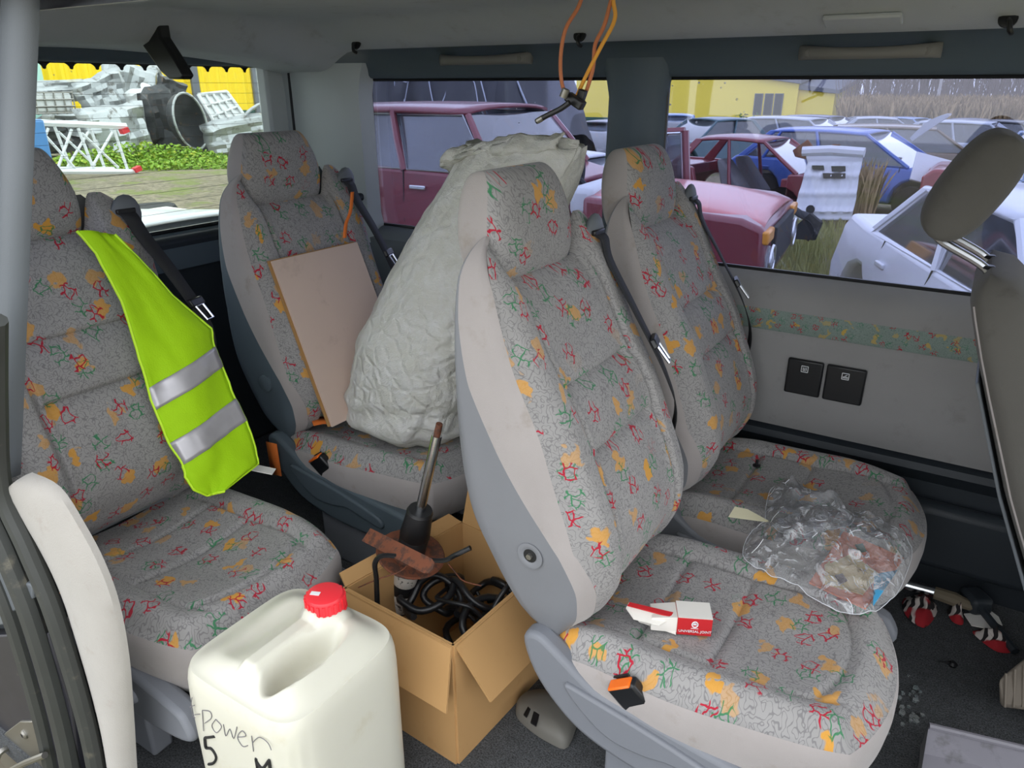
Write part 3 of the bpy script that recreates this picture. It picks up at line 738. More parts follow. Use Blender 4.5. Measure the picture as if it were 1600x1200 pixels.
# ================================================================ driver seat seen from behind
def driver_seat():
    T = thing('driver_seat', 'grey velour driver seat with a bare headrest on chrome posts', 'car seat', (.30, 1.86, 0))
    top = V(.045, 1.86, 1.035); bot = V(.36, 1.86, .36); ax = (top-bot).normalized(); nrm = V(0, 1, 0).cross(ax); 
    if nrm.x < 0: nrm = -nrm
    rows = []; N = 36; K = 30
    for j in range(K+1):
        t = j/K; c = bot.lerp(top, t)
        hw = interp([(0, .22), (.3, .245), (.7, .24), (.9, .20), (1, .165)], t); th = interp([(0, .09), (.4, .085), (.8, .062), (1, .045)], t)
        if t > .92: q = (t-.92)/.08; s_ = math.sqrt(max(.0, 1-q*q))*.96+.04; hw *= lerp(.86, 1, s_); th *= s_
        r = []
        for k in range(N):
            a = 2*PI*k/N; cx = math.copysign(abs(math.cos(a))**.5, math.cos(a)); sy = math.copysign(abs(math.sin(a))**.42, math.sin(a))
            r.append(c+nrm*(cx*th)+V(0, sy*hw, 0))
        rows.append(r)
    MB().rows(rows, closed=True, cap0=True, cap1=True).build('backrest', 'velour_shaded', T, smooth=60)
    # stitched seam and lighter rear panel on the shell
    seam = []
    for j in range(3, K-1):
        r = rows[j]; i = int(N*.64); seam.append(r[i]+(r[i]-bot.lerp(top, j/K)).normalized()*.001)
    MB().tube(seam, .0022, 5).build('seam_piping', 'velour_side', T)
    pan = []
    for j in range(0, K-7):
        t = j/K; c = bot.lerp(top, t); 
        pan.append([c-nrm*(interp([(0, .09), (.4, .085), (.8, .062), (1, .045)], t)+.004)+V(0, w, 0) for w in (-.20, -.19, -.10, 0, .1, .19, .20)])
    MB().rows(pan).build('rear_panel', 'plastic_mid', T, solid=.006)
    # headrest leaning forward
    hc = on_y(1518, 298, 1.73); hc.y = 1.86; R_ = Ry(math.radians(27)); rows = []; 
    for j in range(25):
        a = -PI/2+PI*j/24; hz = math.copysign(abs(math.sin(a))**.85, math.sin(a))*.112; s_ = abs(math.cos(a))**.60
        r = []
        for k in range(40):
            b = 2*PI*k/40; cx = math.copysign(abs(math.cos(b))**.75, math.cos(b)); sy = math.copysign(abs(math.sin(b))**.5, math.sin(b))
            r.append(hc+R_ @ V(cx*.064*s_, 0, hz)+V(0, sy*.135*lerp(.86, 1, s_)*(1 if s_ > .02 else .2), 0))
        rows.append(r)
    h = MB().rows(rows, closed=True, cap0=True, cap1=True).build('headrest', 'velour_shaded', T, smooth=70)
    for y in (1.80, 1.92):
        p = hc+R_ @ V(0, 0, -.09); p.y = y
        MB().tube(catmull([p, p+V(.002, 0, -.03), V(.035, y, 1.03), V(.055, y, .98)]), .009, 10).build('headrest_post', 'chrome', h)
        MB().lathe([(.012, 0), (.014, .003), (.010, .007)], V(.040, y, 1.030), 14).build('post_collar', 'black_plastic', h)
    MB().box((.62, 1.86, .30), (.46, .48, .16)).build('cushion', 'velour_grey', T, bevel=.05, bseg=4)
    MB().box((.60, 1.86, .11), (.34, .38, .22)).build('base', 'plastic_dark', T, bevel=.02)
driver_seat()

# ================================================================ things in the van
basic('hi_vis', (172, 222, 26), .7, var=.06, vscale=20, bump=.4, bscale=300, spec=.2)
basic('hi_vis_edge', (205, 250, 40), .6, var=.03)
basic('reflective', (188, 186, 190), .35, .35, var=.10, vscale=30)
# ---- hi-vis vest
vp0, vn = V(-1.475, 0, .5), V(1, 0, .36).normalized()
Lp = [(122, 360), (150, 395), (190, 470), (215, 545), (235, 605), (247, 640), (268, 692), (288, 725), (290, 745), (302, 765), (325, 774)]
Rp = [(180, 366), (215, 402), (270, 462), (333, 513), (338, 540), (352, 572), (370, 622), (383, 655), (400, 700), (404, 724), (352, 766)]
def vpt(p, lift=0.0):
    q = on_pl(*p, vp0, vn); return q+vn*lift
def vrow(k, lift=0., n=14):
    a = V(*Lp[k], 0) if isinstance(k, int) else None
    i = int(k); t = k-i; j = min(i+1, len(Lp)-1)
    l = (lerp(Lp[i][0], Lp[j][0], t), lerp(Lp[i][1], Lp[j][1], t)); r = (lerp(Rp[i][0], Rp[j][0], t), lerp(Rp[i][1], Rp[j][1], t))
    out = []
    for m_ in range(n+1):
        u = m_/n; p = (lerp(l[0], r[0], u), lerp(l[1], r[1], u)); q = vpt(p)
        wv = .006*math.sin(u*7+k*.9)+.006*noise.noise(V(u*5, k*.8, 3.1))+.004*noise.noise(V(u*13, k*2.3, 7))
        out.append(q+vn*(wv+lift-.006+.014*math.sin(PI*u)))
    return out
VT = thing('safety_vest', 'neon yellow safety vest with two silver bands draped on the seat', 'vest', vpt((330, 770)))
ks = [k*.25 for k in range(41)]
vv = MB().rows([vrow(k) for k in ks]).build('cloth', 'hi_vis', VT, smooth=70, solid=.003)
for a, b in ((4.02, 5.0), (6.0, 7.05)):
    MB().rows([vrow(lerp(a, b, t/6), .004) for t in range(7)]).build('reflective_band', 'reflective', VT, smooth=70, solid=.0015)
edge = [vrow(k)[0] for k in ks]+[p for p in vrow(10.0)]+[vrow(k)[-1] for k in reversed(ks)]
MB().tube(edge, .0035, 6).build('bound_edge', 'hi_vis_edge', VT)
# paper under the vest hem
tag(MB().prism([on_z(385, 735, .455), on_z(405, 722, .455), on_z(432, 738, .44), on_z(415, 742, .44)], (0, 0, .002)).build('paper_scrap', 'paper', None, origin=True) if False else MB().box(on_z(408, 733, .43), (.07, .03, .003), Rz(.5) @ Ry(.2)).build('paper_scrap', basic('paper', (232, 230, 224), .8, var=.03), origin=True), 'white paper scrap peeking out under the neon vest', 'paper')
# ---- cardboard sheet
cp0 = V(-1.475, 1.4, .43); cn = V(.47, 0, .175).normalized()
TL, TR, BL = on_pl(425, 408, cp0, cn), on_pl(558, 378, cp0, cn), on_pl(520, 667, cp0, cn); BR = BL+(TR-TL)*1.04
basic('cardboard_sheet', (206, 184, 170), .85, var=.06, vscale=5, col2=(190, 168, 154), thr=(.58, .75))
basic('cardboard_edge', (168, 128, 78), .9, var=.15, vscale=40)
CT = thing('cardboard_sheet', 'flat brown cardboard sheet leaning against the seat backrest', 'cardboard', BL.lerp(BR, .5))
MB().hexa([BL, BR, TR, TL], [p-cn*.007 for p in (BL, BR, TR, TL)]).build('sheet', 'cardboard_sheet', CT)
MB().hexa([p-cn*.009+V(0, -.006, .004) for p in (BL, BR, TR, TL)], [p-cn*.016+V(0, -.006, .004) for p in (BL, BR, TR, TL)]).build('second_layer', 'cardboard_edge', CT)
# orange strap under it
basic('orange_web', (222, 116, 44), .8, var=.08)
sp = [on_x(x, y, -1.60) for x, y in ((548, 300), (545, 330), (538, 350), (536, 372))]
tag(MB().rows([[p, p+V(.004, .010, 0)] for p in catmull(sp)]).build('orange_ribbon', 'orange_web', None, solid=.002, origin=True), 'orange and white ribbon hanging behind the cardboard sheet', 'ribbon')
sp = [V(-1.48, 1.30, .425), V(-1.44, 1.315, .432), V(-1.40, 1.345, .43), V(-1.39, 1.38, .425)]
tag(MB().rows([[on_z(x, y, .428), on_z(x+4, y+10, .428)] for x, y in ((486, 655), (500, 652), (515, 652))]).build('orange_strap', 'orange_web', None, solid=.003, origin=True), 'short orange strap end on the cushion below the cardboard', 'strap')
tag(MB().rows([[on_y(x, y, 1.30), on_y(x+16, y+4, 1.30)] for x, y in ((416, 690), (420, 715), (424, 740))]).build('orange_tape', 'orange_web', None, solid=.003, origin=True), 'orange tape strip between the seat with the vest and its neighbour', 'strap')
# ---- woven sack
t = NT('woven_poly')
tc = t.n('TexCoord').outputs['Object']
w1_ = t.n('TexWave', {'Vector': tc, 'Scale': 120., 'Distortion': .6, 'Detail': 1.}, bands_direction='Z').outputs['Fac']
nz = t.n('TexNoise', {'Vector': tc, 'Scale': 16., 'Detail': 8., 'Roughness': .7}).outputs['Fac']
vo = t.n('TexVoronoi', {'Vector': tc, 'Scale': 22., 'Randomness': 1.}, feature='DISTANCE_TO_EDGE').outputs['Distance']
col = t.mix(t.step(nz, .35, .68), lin((238, 237, 228)), lin((252, 252, 250)))
p = t.n('BsdfPrincipled', {'Base Color': col, 'Roughness': .30}); p.inputs['Specular IOR Level'].default_value = .5
tl = t.n('BsdfTranslucent', {'Color': lin((244, 243, 232))+(1,)})
hgt = t.math('ADD', t.math('MULTIPLY', nz, 1.2), t.math('ADD', t.math('MULTIPLY', w1_, .06), t.math('MULTIPLY', t.step(vo, 0., .25), .35)))
bp_ = t.n('Bump', {'Height': hgt, 'Strength': .9, 'Distance': .014}); t.link(bp_.outputs[0], p.inputs['Normal'])
ms = t.n('MixShader', {0: .25}); t.link(p.outputs[0], ms.inputs[1]); t.link(tl.outputs[0], ms.inputs[2]); t.link(ms.outputs[0], t.out.inputs[0]); M['woven_poly'] = t.m
SK = thing('woven_sack', 'white woven plastic sack tied and folded at its mouth', 'sack', (-1.25, 1.57, .40))
edgeL = [(.395, 575), (.42, 562), (.50, 558), (.60, 563), (.70, 574), (.78, 588), (.90, 612), (1.00, 640), (1.08, 662), (1.15, 684), (1.21, 703), (1.245, 712)]
rows = []; NK = 80; n = 140
for j in range(NK+1):
    z = lerp(.392, 1.25, j/NK)
    pxl = interp(edgeL, z)+15
    # left silhouette at y = 1.62 for this height (bisect on the pixel row)
    lo, hi = 100, 760
    for _ in range(30):
        mid = (lo+hi)/2
        if on_y(pxl, mid, 1.585).z > z: lo = mid
        else: hi = mid
    xl = on_y(pxl, mid, 1.585).x
    wid = interp([(.392, .28), (.45, .39), (.60, .43), (.75, .42), (.9, .39), (1.05, .37), (1.15, .35), (1.25, .33)], z)
    dep = interp([(.392, .12), (.45, .19), (.7, .20), (.9, .17), (1.1, .12), (1.2, .085), (1.25, .05)], z)
    cx = xl+wid/2; r = []
    for k in range(n):
        a = 2*PI*k/n; ca = math.copysign(abs(math.cos(a))**.8, math.cos(a)); sa = math.copysign(abs(math.sin(a))**.8, math.sin(a))
        d = 1+.05*fbm((math.cos(a)*1.6, math.sin(a)*1.6, z*5), 4)+.045*(.5-abs(noise.noise(V(math.cos(a)*3.2+.4*z, math.sin(a)*3.2, z*7))))+.014*(.5-abs(noise.noise(V(math.cos(a)*8, math.sin(a)*8+z, z*17))))+.012*noise.noise(V(math.cos(a)*16, math.sin(a)*16, z*34))
        # gathered horizontal folds low on the sack
        d += .035*math.sin(z*70+2*math.sin(a*2))*math.exp(-((z-.50)/.07)**2)
        r.append(V(cx+ca*wid/2*d, 1.60+sa*dep*d, z+.012*noise.noise(V(ca*3, sa*3, z*8))))
    rows.append(r)
MB().rows(rows, closed=True, cap0=True, cap1=True).build('bag', 'woven_poly', SK, smooth=80)
# folded mouth: a crumpled flap running toward the front, ends frayed
def fl_(u, v):
    a = on_y(lerp(706, 884, u), lerp(232, 206, u**.7)+v*lerp(34, 46, u)+8*math.sin(u*9+v*3)*.5, lerp(1.565, 1.62, v))
    return a+V(0, .018*noise.noise(V(u*9, v*5, 1.3))-.05*math.sin(PI*v), .006*noise.noise(V(u*16, v*7, 4)))
MB().grid(fl_, 44, 14).build('folded_mouth', 'woven_poly', SK, smooth=80, solid=.006)
def fr_(u, v):
    a = on_y(lerp(866, 904, u), lerp(216, 222, u)+lerp(-4, 16, v)*(1-.35*u), 1.58)
    return a+V(0, .012*noise.noise(V(u*6, v*5, 9)), 0)
MB().grid(fr_, 10, 6).build('frayed_corner', 'woven_poly', SK, smooth=80, solid=.004)
# ---- jerrycan
basic('jerry_plastic', (208, 206, 192), .32, var=.05, vscale=5, bump=.10, bscale=30, sss=.25, col2=(196, 190, 168), thr=(.55, .8))
basic('red_cap', (232, 52, 62), .35, var=.05)
basic('marker_black', (22, 22, 24), .6); basic('pencil', (110, 108, 112), .7)
JX, JY, JH = -.914, .698, .452
JT = thing('jerrycan', 'white plastic jerrycan with a red screw cap and handwriting', 'jerrycan', (JX, JY, 0))
ja, jb = .153, .148
def jpl(u, v, s=.18):
    e = max(abs(u), abs(v))
    if e < 1e-6: return 0., 0.
    a, b = abs(u)/e, abs(v)/e; k = (a**5.5+b**5.5)**(-1/5.5); return u*k, v*k
NE = 30
edge = [(i/NE*2-1, -1) for i in range(NE)]+[(1, i/NE*2-1) for i in range(NE)]+[(1-i/NE*2, 1) for i in range(NE)]+[(-1, 1-i/NE*2) for i in range(NE)]
rows = []
for z, s_ in ((.0, .90), (.006, .96), (.02, .995), (.05, 1.0), (.12, 1.0), (.20, 1.0), (.30, 1.0), (.36, .998), (.39, .99), (.408, .972), (.420, .945)):
    r = []
    for (u, v) in edge:
        x, y = jpl(u, v, lerp(.16, .16, z)); d = 0
        # vertical grooves in the corners
        if .03 < z < .39 and u > 0 and v < 0 and abs(abs(u)-abs(v)) < .30: d = -.016*math.cos((abs(u)-abs(v))/.30*PI*1.5)**2
        r.append(V(JX+x*ja*(s_+d), JY+y*jb*(s_+d), z))
    rows.append(r)
m = MB().rows(rows, closed=True, cap0=True)
def jt(u_, v_):
    u, v = 2*u_-1, 2*v_-1; x, y = jpl(u, v, .16); x *= ja*.945; y *= jb*.945
    e = max(abs(u), abs(v)); z = .420+.026*sstep(1, .62, e)
    hx = abs(x+.002); on_h = 1-sstep(.012, .022, hx)                     # handle ridge
    ins = sstep(-.112, -.085, y)*sstep(.075, .045, y)
    ov = math.hypot((x-.056)/.038, (y+.020)/.090); z -= .062*sstep(1.12, .55, ov)     # grip basin
    z -= .022*sstep(-.010, -.075, x)*sstep(-.14, -.02, y)*sstep(.13, .0, y)*sstep(1.0, .55, e)            # sloping shoulder beside the handle
    z += .010*on_h*ins
    rc = math.hypot(x-.002, y-.088); z += .014*(1-sstep(.038, .052, rc))
    return V(JX+x, JY+y, z)
m.grid(jt, 90, 90)
jbody = m.build('body', 'jerry_plastic', JT, smooth=60)
cc = V(JX+.002, JY+.088, .455)
cp = MB().lathe([(0, 0), (.037, 0), (.038, .003), (.037, .006), (.0365, .026), (.034, .031), (.028, .033), (0, .033)], cc, 40).build('screw_cap', 'red_cap', JT, smooth=40)
rib0 = None
for k in range(22):
    a = 2*PI*k/22
    if rib0 is None: rib0 = o = MB().box((.0372, 0, .015), (.004, .005, .022)).build('rib', 'red_cap', cp, local=True)
    else: o = rib0.copy(); C.objects.link(o)
    o.location = chain(cp).inverted() @ cc if False else (cc-V(JX, JY, 0)); o.rotation_euler = (0, 0, a)
MB().lathe([(.0395, -.004), (.0405, -.002), (.0395, .0015)], cc, 40).build('tamper_ring', 'red_cap', cp)
MB().box(cc+V(-.012, -.012, .0335), (.018, .010, .0008), Rz(.4)).build('price_sticker', 'white_print', cp)
def stroke(pl, r, mat, name):
    yy = JY-jb*1.0-.0005
    MB().tube(catmull([on_y(x, y, yy) for x, y in pl], 4) if len(pl) > 2 else [on_y(x, y, yy) for x, y in pl], r, 5).build(name, mat, JT)
for pl in ([(300, 1090), (299, 1100), (301, 1116), (305, 1122)], [(296, 1105), (304, 1102)], [(304, 1117), (312, 1116)],
           [(316, 1110), (318, 1142)], [(316, 1110), (328, 1112), (330, 1122), (320, 1130)],
           [(337, 1124), (331, 1134), (338, 1145), (346, 1135), (337, 1124)], [(349, 1132), (353, 1150), (359, 1139), (365, 1154), (370, 1136)],
           [(371, 1152), (384, 1150), (378, 1142), (371, 1152), (379, 1166), (387, 1165)], [(393, 1150), (396, 1174)], [(395, 1160), (405, 1152), (418, 1160), (424, 1172)]):
    stroke(pl, .0008, 'pencil', 'pencil_stroke')
for pl in ([(320, 1153), (335, 1151)], [(320, 1153), (322, 1168), (331, 1170), (338, 1182), (334, 1192), (326, 1194)], [(400, 1185), (405, 1215)], [(400, 1188), (410, 1200), (420, 1188)], [(420, 1188), (424, 1215)]):
    stroke(pl, .0028, 'marker_black', 'marker_stroke')
# ---- carton with car parts
basic('carton', (182, 142, 92), .85, var=.06, vscale=8, col2=(176, 134, 84), thr=(.58, .76))
basic('carton_in', (176, 138, 88), .9, var=.08, vscale=8)
cN, cR, cB, cL = V(-.732, .945, 0), V(-.706, 1.305, 0), V(-.985, 1.33, 0), V(-1.052, .965, 0); bh = .325
N0 = cN; e1 = (cR-cN).normalized(); e2 = (cL-cN).normalized(); l1, l2 = (cR-cN).length, (cL-cN).length
CB = thing('carton', 'open brown cardboard carton full of car parts beside the jerrycan', 'carton', N0+e1*l1/2+e2*l2/2)
def wallp(a, b, name, h=bh):
    n_ = (b-a).cross(V(0, 0, 1)).normalized()*.005
    return MB().hexa([a-n_, b-n_, b+n_, a+n_], [p+V(0, 0, h) for p in (a-n_, b-n_, b+n_, a+n_)]).build(name, 'carton', CB)
for a, b in ((cN, cR), (cR, cB), (cB, cL), (cL, cN)): wallp(a, b, 'side_wall')
MB().hexa([cN, cR, cB, cL], [p+V(0, 0, .006) for p in (cN, cR, cB, cL)]).build('bottom', 'carton_in', CB)
def flap(a, b, d, name='flap', t=.005, ins=.04):
    """flap hinged on a-b at the rim, pointing along d"""
    a = a+V(0, 0, bh); b = b+V(0, 0, bh); u = (b-a); n_ = u.cross(d).normalized()*t
    q = [a+u*.01, b-u*.01, b-u*ins+d, a+u*ins+d]
    MB().hexa([p-n_/2 for p in q], [p+n_/2 for p in q]).build(name, 'carton', CB)
flap(cL, cN, V(.05, -.055, -.125), ins=.10)
flap(cN, cR, V(.075, -.01, -.125), ins=.08)
flap(cR, cB, V(.0, .02, .10))
flap(cB, cL, V(-.03, .0, .02))
# ---- shock absorber
basic('black_metal', (34, 34, 36), .45, .2, var=.15)
basic('rust', (122, 72, 50), .85, .2, var=.25, vscale=25, col2=(84, 58, 48), thr=(.45, .6))
basic('label_dirty', (196, 190, 180), .7, var=.1, vscale=40, col2=(70, 66, 60), thr=(.56, .62))
sT, sM = V(-.885, 1.125, .715), V(-.955, 1.125, .465); sd_ = (sT-sM).normalized(); sB = sM-sd_*.31
SA = thing('shock_absorber', 'old shock absorber strut with a chrome rod and rusty spring plate', 'shock absorber', sB)
def cyl(name, d0, d1, r0, r1, mat, par=SA, n=24):
    rq = Vector((0, 0, 1)).rotation_difference(sd_).to_matrix()
    c = sM+sd_*d0; L_ = d1-d0
    return MB().lathe([(0, 0), (r0*.96, 0), (r0, .003), (r1, L_-.003), (r1*.96, L_), (0, L_)], c, n, rq).build(name, mat, par, smooth=40)
cyl('piston_rod', -.06, .228, .0115, .0115, 'chrome'); cyl('threaded_tip', .228, .258, .0075, .0075, 'rust')
cyl('dust_boot', -.065, .012, .036, .030, 'black_metal'); cyl('boot_rim', .006, .016, .031, .029, 'black_metal')
cyl('boot_collar', -.112, -.065, .034, .035, 'black_metal')
sp_ = cyl('spring_plate', -.130, -.120, .080, .083, 'rust'); cyl('spring_plate_lip', -.120, -.112, .050, .045, 'rust', sp_)
cyl('damper_tube', -.31, -.15, .030, .030, 'black_metal')
cyl('paper_label', -.215, -.175, .0308, .0308, 'label_dirty'); cyl('paper_label', -.305, -.245, .0308, .0308, 'label_dirty')
rb0, rb1 = on_y(572, 835, 1.04), on_y(668, 884, 1.00); 
d = (rb1-rb0).normalized(); s_ = d.cross(V(.3, -.6, .75)).normalized(); nn = d.cross(s_)
pts = [rb0-s_*.017, rb0+s_*.017, rb1+s_*.017]+[rb1+s_*.017*math.cos(a)+d*.017*math.sin(a) for a in (PI/4, PI/2, 3*PI/4)]+[rb1-s_*.017]
RB = tag(MB().prism(pts, nn*.004).build('rusty_strap', 'rust', None, origin=True), 'flat rusty steel strap with a hole lying across the carton', 'steel strap')
# ---- cables in the carton
random.seed(11)
mid = (cN+cB)/2
for k in range(16):
    c = mid+e1*random.uniform(-.02, .14)+e2*random.uniform(-.11, .09)+V(0, 0, random.uniform(.07, .24))
    R0 = random.uniform(.05, .085); ax = Rz(random.uniform(0, 6.3)) @ Rx(random.uniform(.3, 1.3)); pts = []
    nt = random.uniform(.6, 1.25); 
    for i in range(30):
        a = 2*PI*nt*i/29; q = c+ax @ V(math.cos(a)*R0*(1+.12*math.sin(3*a+k)), math.sin(a)*R0*.85, .02*math.sin(2*a+k)+.01*i/29)
        # keep inside the carton
        g = q-N0; s1 = clamp(g.dot(e1), .02, l1-.02); s2 = clamp(g.dot(e2), .02, l2-.06)
        pts.append(N0+e1*s1+e2*s2+V(0, 0, clamp(q.z, .015, .30)))
    cr, cw = random.choice(((.005, 'thin'), (.007, 'medium-thick'), (.009, 'thick')))
    tag(MB().tube(pts, cr, 7).build('cable', 'black_plastic', None, origin=True, smooth=60), cw+' black rubber-coated cable loop in the carton of car parts', 'cable', 'cables in the carton')
for k, (pl, lb, r) in enumerate((([(590, 960), (588, 905), (586, 880), (600, 868), (640, 872), (690, 876), (710, 868), (735, 856)], 'black hose arching over the rim of the carton', .006),
        ([(560, 918), (590, 905), (625, 893), (640, 878)], 'thin brown wire running from the carton to the rusty plate', .0015),
        ([(700, 880), (712, 895), (725, 908), (752, 915)], 'thin pale wire hanging down behind the shock absorber', .0015))):
    tag(MB().tube(catmull([on_y(x, y, lerp(.98, 1.10, clamp((x-580)/150))) for x, y in pl], 5), r, 6).build('loose_wire', 'black_plastic' if k == 0 else 'rust', None, origin=True, smooth=60), lb, 'wire')
# ---- grey vent cover on the floor
basic('plastic_taupe', (104, 102, 96), .6, var=.08)
VC = thing('vent_cover', 'dirty grey plastic trim piece with two slots on the carpet', 'trim piece', on_z(850, 1130, 0))
ol = [(806, 1118), (815, 1096), (850, 1090), (880, 1100), (905, 1110), (888, 1168), (858, 1162), (825, 1140)]
P3 = [on_z(x, y, .0) for x, y in ol]
ctr = sum(P3, V(0, 0, 0))/len(P3)
rows = []
for s_, z in ((1.0, .002), (.98, .022), (.86, .036), (.45, .042), (.05, .043)):
    rows.append([ctr+(p-ctr)*s_+V(0, 0, z) for p in catmull(P3, 4, closed=True)])
MB().rows(rows, closed=True, cap1=True).build('shell', 'plastic_taupe', VC, smooth=50)
for (a, b, c, d) in (((818, 1118), (825, 1106), (829, 1110), (823, 1122)), ((829, 1130), (834, 1113), (843, 1118), (838, 1136))):
    q = [on_z(*p, .036) for p in (a, b, c, d)]; MB().prism(q, (0, 0, .004)).build('slot', 'black_plastic', VC)
# ---- universal joint carton
basic('white_card', (228, 224, 216), .7, var=.05, vscale=20); basic('red_card', (190, 30, 36), .55, var=.05)
dU = V(.900, .435, 0).normalized(); dW = V(-dU.y, dU.x, 0); pU = on_z(1057, 991, .388)
UJ = thing('small_parts_box', 'torn red and white UNIVERSAL JOINT carton on the seat', 'carton', pU+dU*.03+dW*.02)
bx_ = lambda a, b, c: pU+dU*a+dW*b+V(0, 0, c)
MB().hexa([bx_(0, 0, 0), bx_(.066, 0, 0), bx_(.066, .05, 0), bx_(0, .05, 0)], [bx_(0, 0, .040), bx_(.066, 0, .040), bx_(.066, .05, .040), bx_(0, .05, .040)]).build('red_body', 'red_card', UJ, bevel=.001)
MB().hexa([bx_(-.05, .004, .002), bx_(-.0, .002, .002), bx_(-.0, .05, .002), bx_(-.05, .05, .002)], [bx_(-.05, .004, .032), bx_(-.0, .002, .038), bx_(-.0, .05, .038), bx_(-.05, .05, .03)]).build('white_inner', 'white_card', UJ, bevel=.001)
MB().prism([bx_(-.0, .0, .0405), bx_(.066, .0, .0405), bx_(.066, .05, .0405), bx_(-.0, .05, .0405)], (0, 0, .0008)).build('white_lid', 'white_card', UJ)
fp = [on_z(1056, 962, .42), on_z(982, 943, .425), on_z(978, 951, .418), on_z(990, 968, .412), on_z(1030, 978, .41)]
MB().prism(fp, (0, 0, .002)).build('torn_flap', 'white_card', UJ)
fp = [on_z(984, 942, .428), on_z(1052, 958, .424), on_z(1048, 965, .422), on_z(980, 947, .426)]
MB().prism(fp, (0, 0, .002)).build('red_stripe', 'red_card', UJ)
fp = [on_z(994, 962, .395), on_z(1056, 985, .391), on_z(1056, 992, .389), on_z(998, 972, .390)]
MB().prism(fp, (0, 0, .0015)).build('lower_flap', 'white_card', UJ)
def text(body, size, loc, xdir, updir, mat, parent, name, ext=.0003):
    cu = bpy.data.curves.new(name, 'FONT'); cu.body = body; cu.size = size; cu.align_x = 'CENTER'; cu.align_y = 'CENTER'; cu.extrude = ext
    cu.materials.append(M[mat]); o = bpy.data.objects.new(name, cu); C.objects.link(o); o.parent = parent
    xd = Vector(xdir).normalized(); ud = Vector(updir).normalized(); nd = xd.cross(ud)
    mt = Matrix((xd, ud, nd)).transposed().to_4x4(); mt.translation = Vector(loc)
    o.parent = None; me = bpy.data.meshes.new_from_object(o); bpy.data.objects.remove(o)
    me.transform(chain(parent).inverted() @ mt)
    o = bpy.data.objects.new(name, me); C.objects.link(o); o.parent = parent; return o
tx = text('UNIVERSAL JOINT', .0078, bx_(.034, -.001, .010), dU, (0, 0, 1), 'white_print', UJ, 'lettering')
m = MB(); c = bx_(.033, -.0012, .027)
ring = [c+dU*.0055*math.cos(a)+V(0, 0, .0065*math.sin(a)) for a in [2*PI*k/20 for k in range(20)]]
m.tube(ring, .0012, 5, closed=True); m.box(c, (.007, .001, .002), Rz(math.atan2(dU.y, dU.x))); m.box(c+V(0, 0, .0025), (.005, .001, .0012), Rz(math.atan2(dU.y, dU.x))); m.build('round_logo', 'white_print', UJ)
MB().box(bx_(.033, -.001, .0175), (.014, .0006, .0012), Rz(math.atan2(dU.y, dU.x))).build('small_print_line', 'white_print', UJ)
# ---- plastic bags
t = NT('clear_film')
tc = t.n('TexCoord').outputs['Object']
n1 = t.n('TexNoise', {'Vector': tc, 'Scale': 26., 'Detail': 5., 'Roughness': .65, 'Distortion': 1.4}).outputs['Fac']
bmp = t.n('Bump', {'Height': n1, 'Strength': 1.0, 'Distance': .02}).outputs[0]
tr_ = t.n('BsdfTransparent', {'Color': (.93, .94, .95, 1)}); gl = t.n('BsdfGlossy', {'Roughness': .16, 'Normal': bmp}); df = t.n('BsdfDiffuse', {'Color': (.8, .82, .86, 1), 'Normal': bmp})
lw = t.n('LayerWeight', {'Blend': .45, 'Normal': bmp}).outputs['Fresnel']
a1 = t.n('MixShader', {0: t.math('MULTIPLY_ADD', t.step(n1, .52, .62), .42, .16)}); t.link(tr_.outputs[0], a1.inputs[1]); t.link(df.outputs[0], a1.inputs[2])  # white diffuse streaks paint sheen and highlights into the film
a2 = t.n('MixShader', {0: t.math('MULTIPLY_ADD', lw, .75, .06)}); t.link(a1.outputs[0], a2.inputs[1]); t.link(gl.outputs[0], a2.inputs[2]); t.link(a2.outputs[0], t.out.inputs[0]); M['clear_film'] = t.m
basic('film_edge', (226, 230, 236), .15, var=.03, coat=.5)
def film(name, outline, z, hgt, label, seed, parent=None, n=15):
    P = catmull([on_z(x, y, z) for x, y in outline], 8, closed=True); c = sum(P, V(0, 0, 0))/len(P)
    def layer(sgn):
        rows = []
        for j in range(n+1):
            s_ = 1-j/n; r = []
            for i, p in enumerate(P):
                q = c+(p-c)*max(s_, .02)
                h = hgt*(1-s_**3)*sgn
                nz_ = .028*noise.noise(V(q.x*13, q.y*13, seed))+.014*noise.noise(V(q.x*34, q.y*34, seed+5))
                rd = 1-abs(noise.noise(V(q.x*16, q.y*16, seed+9)))*2.6
                h += ((nz_+.012*rd)*(.35 if sgn < 0 else 1)*(1 if s_ < .97 else .5))*sstep(1.0, .8, s_)+ (.01*noise.noise(V(q.x*40, q.y*40, seed)) if sgn > 0 else 0)
                r.append(V(q.x, q.y, max(z-.006, z+h)))
            rows.append(r)
        return rows
    lay = layer(1)
    T = thing(name, label, 'plastic bag', (c.x, c.y, z))
    MB().rows(lay, closed=True, cap1=True).build('film', 'clear_film', T, smooth=14)
    MB().tube([p+V(0, 0, .002) for p in lay[0]], .0007, 5, closed=True).build('hem', 'film_edge', T)
    random.seed(int(seed*10))
    for k in range(14):      # glossy ridges where the film is pinched
        i = random.randrange(len(P)); j0 = random.randrange(0, n-3); pts = [lay[j0+q][(i+random.choice((-1, 0, 1))+q//2) % len(P)]+V(0, 0, .002) for q in range(random.choice((2, 3)))]
        MB().tube(catmull(pts, 3) if len(pts) > 2 else pts, random.uniform(.0004, .0010), 5).build('crease', 'film_edge', T)
    return T
BO = [(1162, 870), (1172, 835), (1203, 815), (1260, 812), (1330, 806), (1390, 820), (1424, 855), (1415, 900), (1395, 935), (1350, 960), (1300, 950), (1240, 915), (1200, 898)]
film('plastic_bag', BO, .418, .065, 'clear crumpled plastic bag wrapping an orange package on the seat', 2.2)
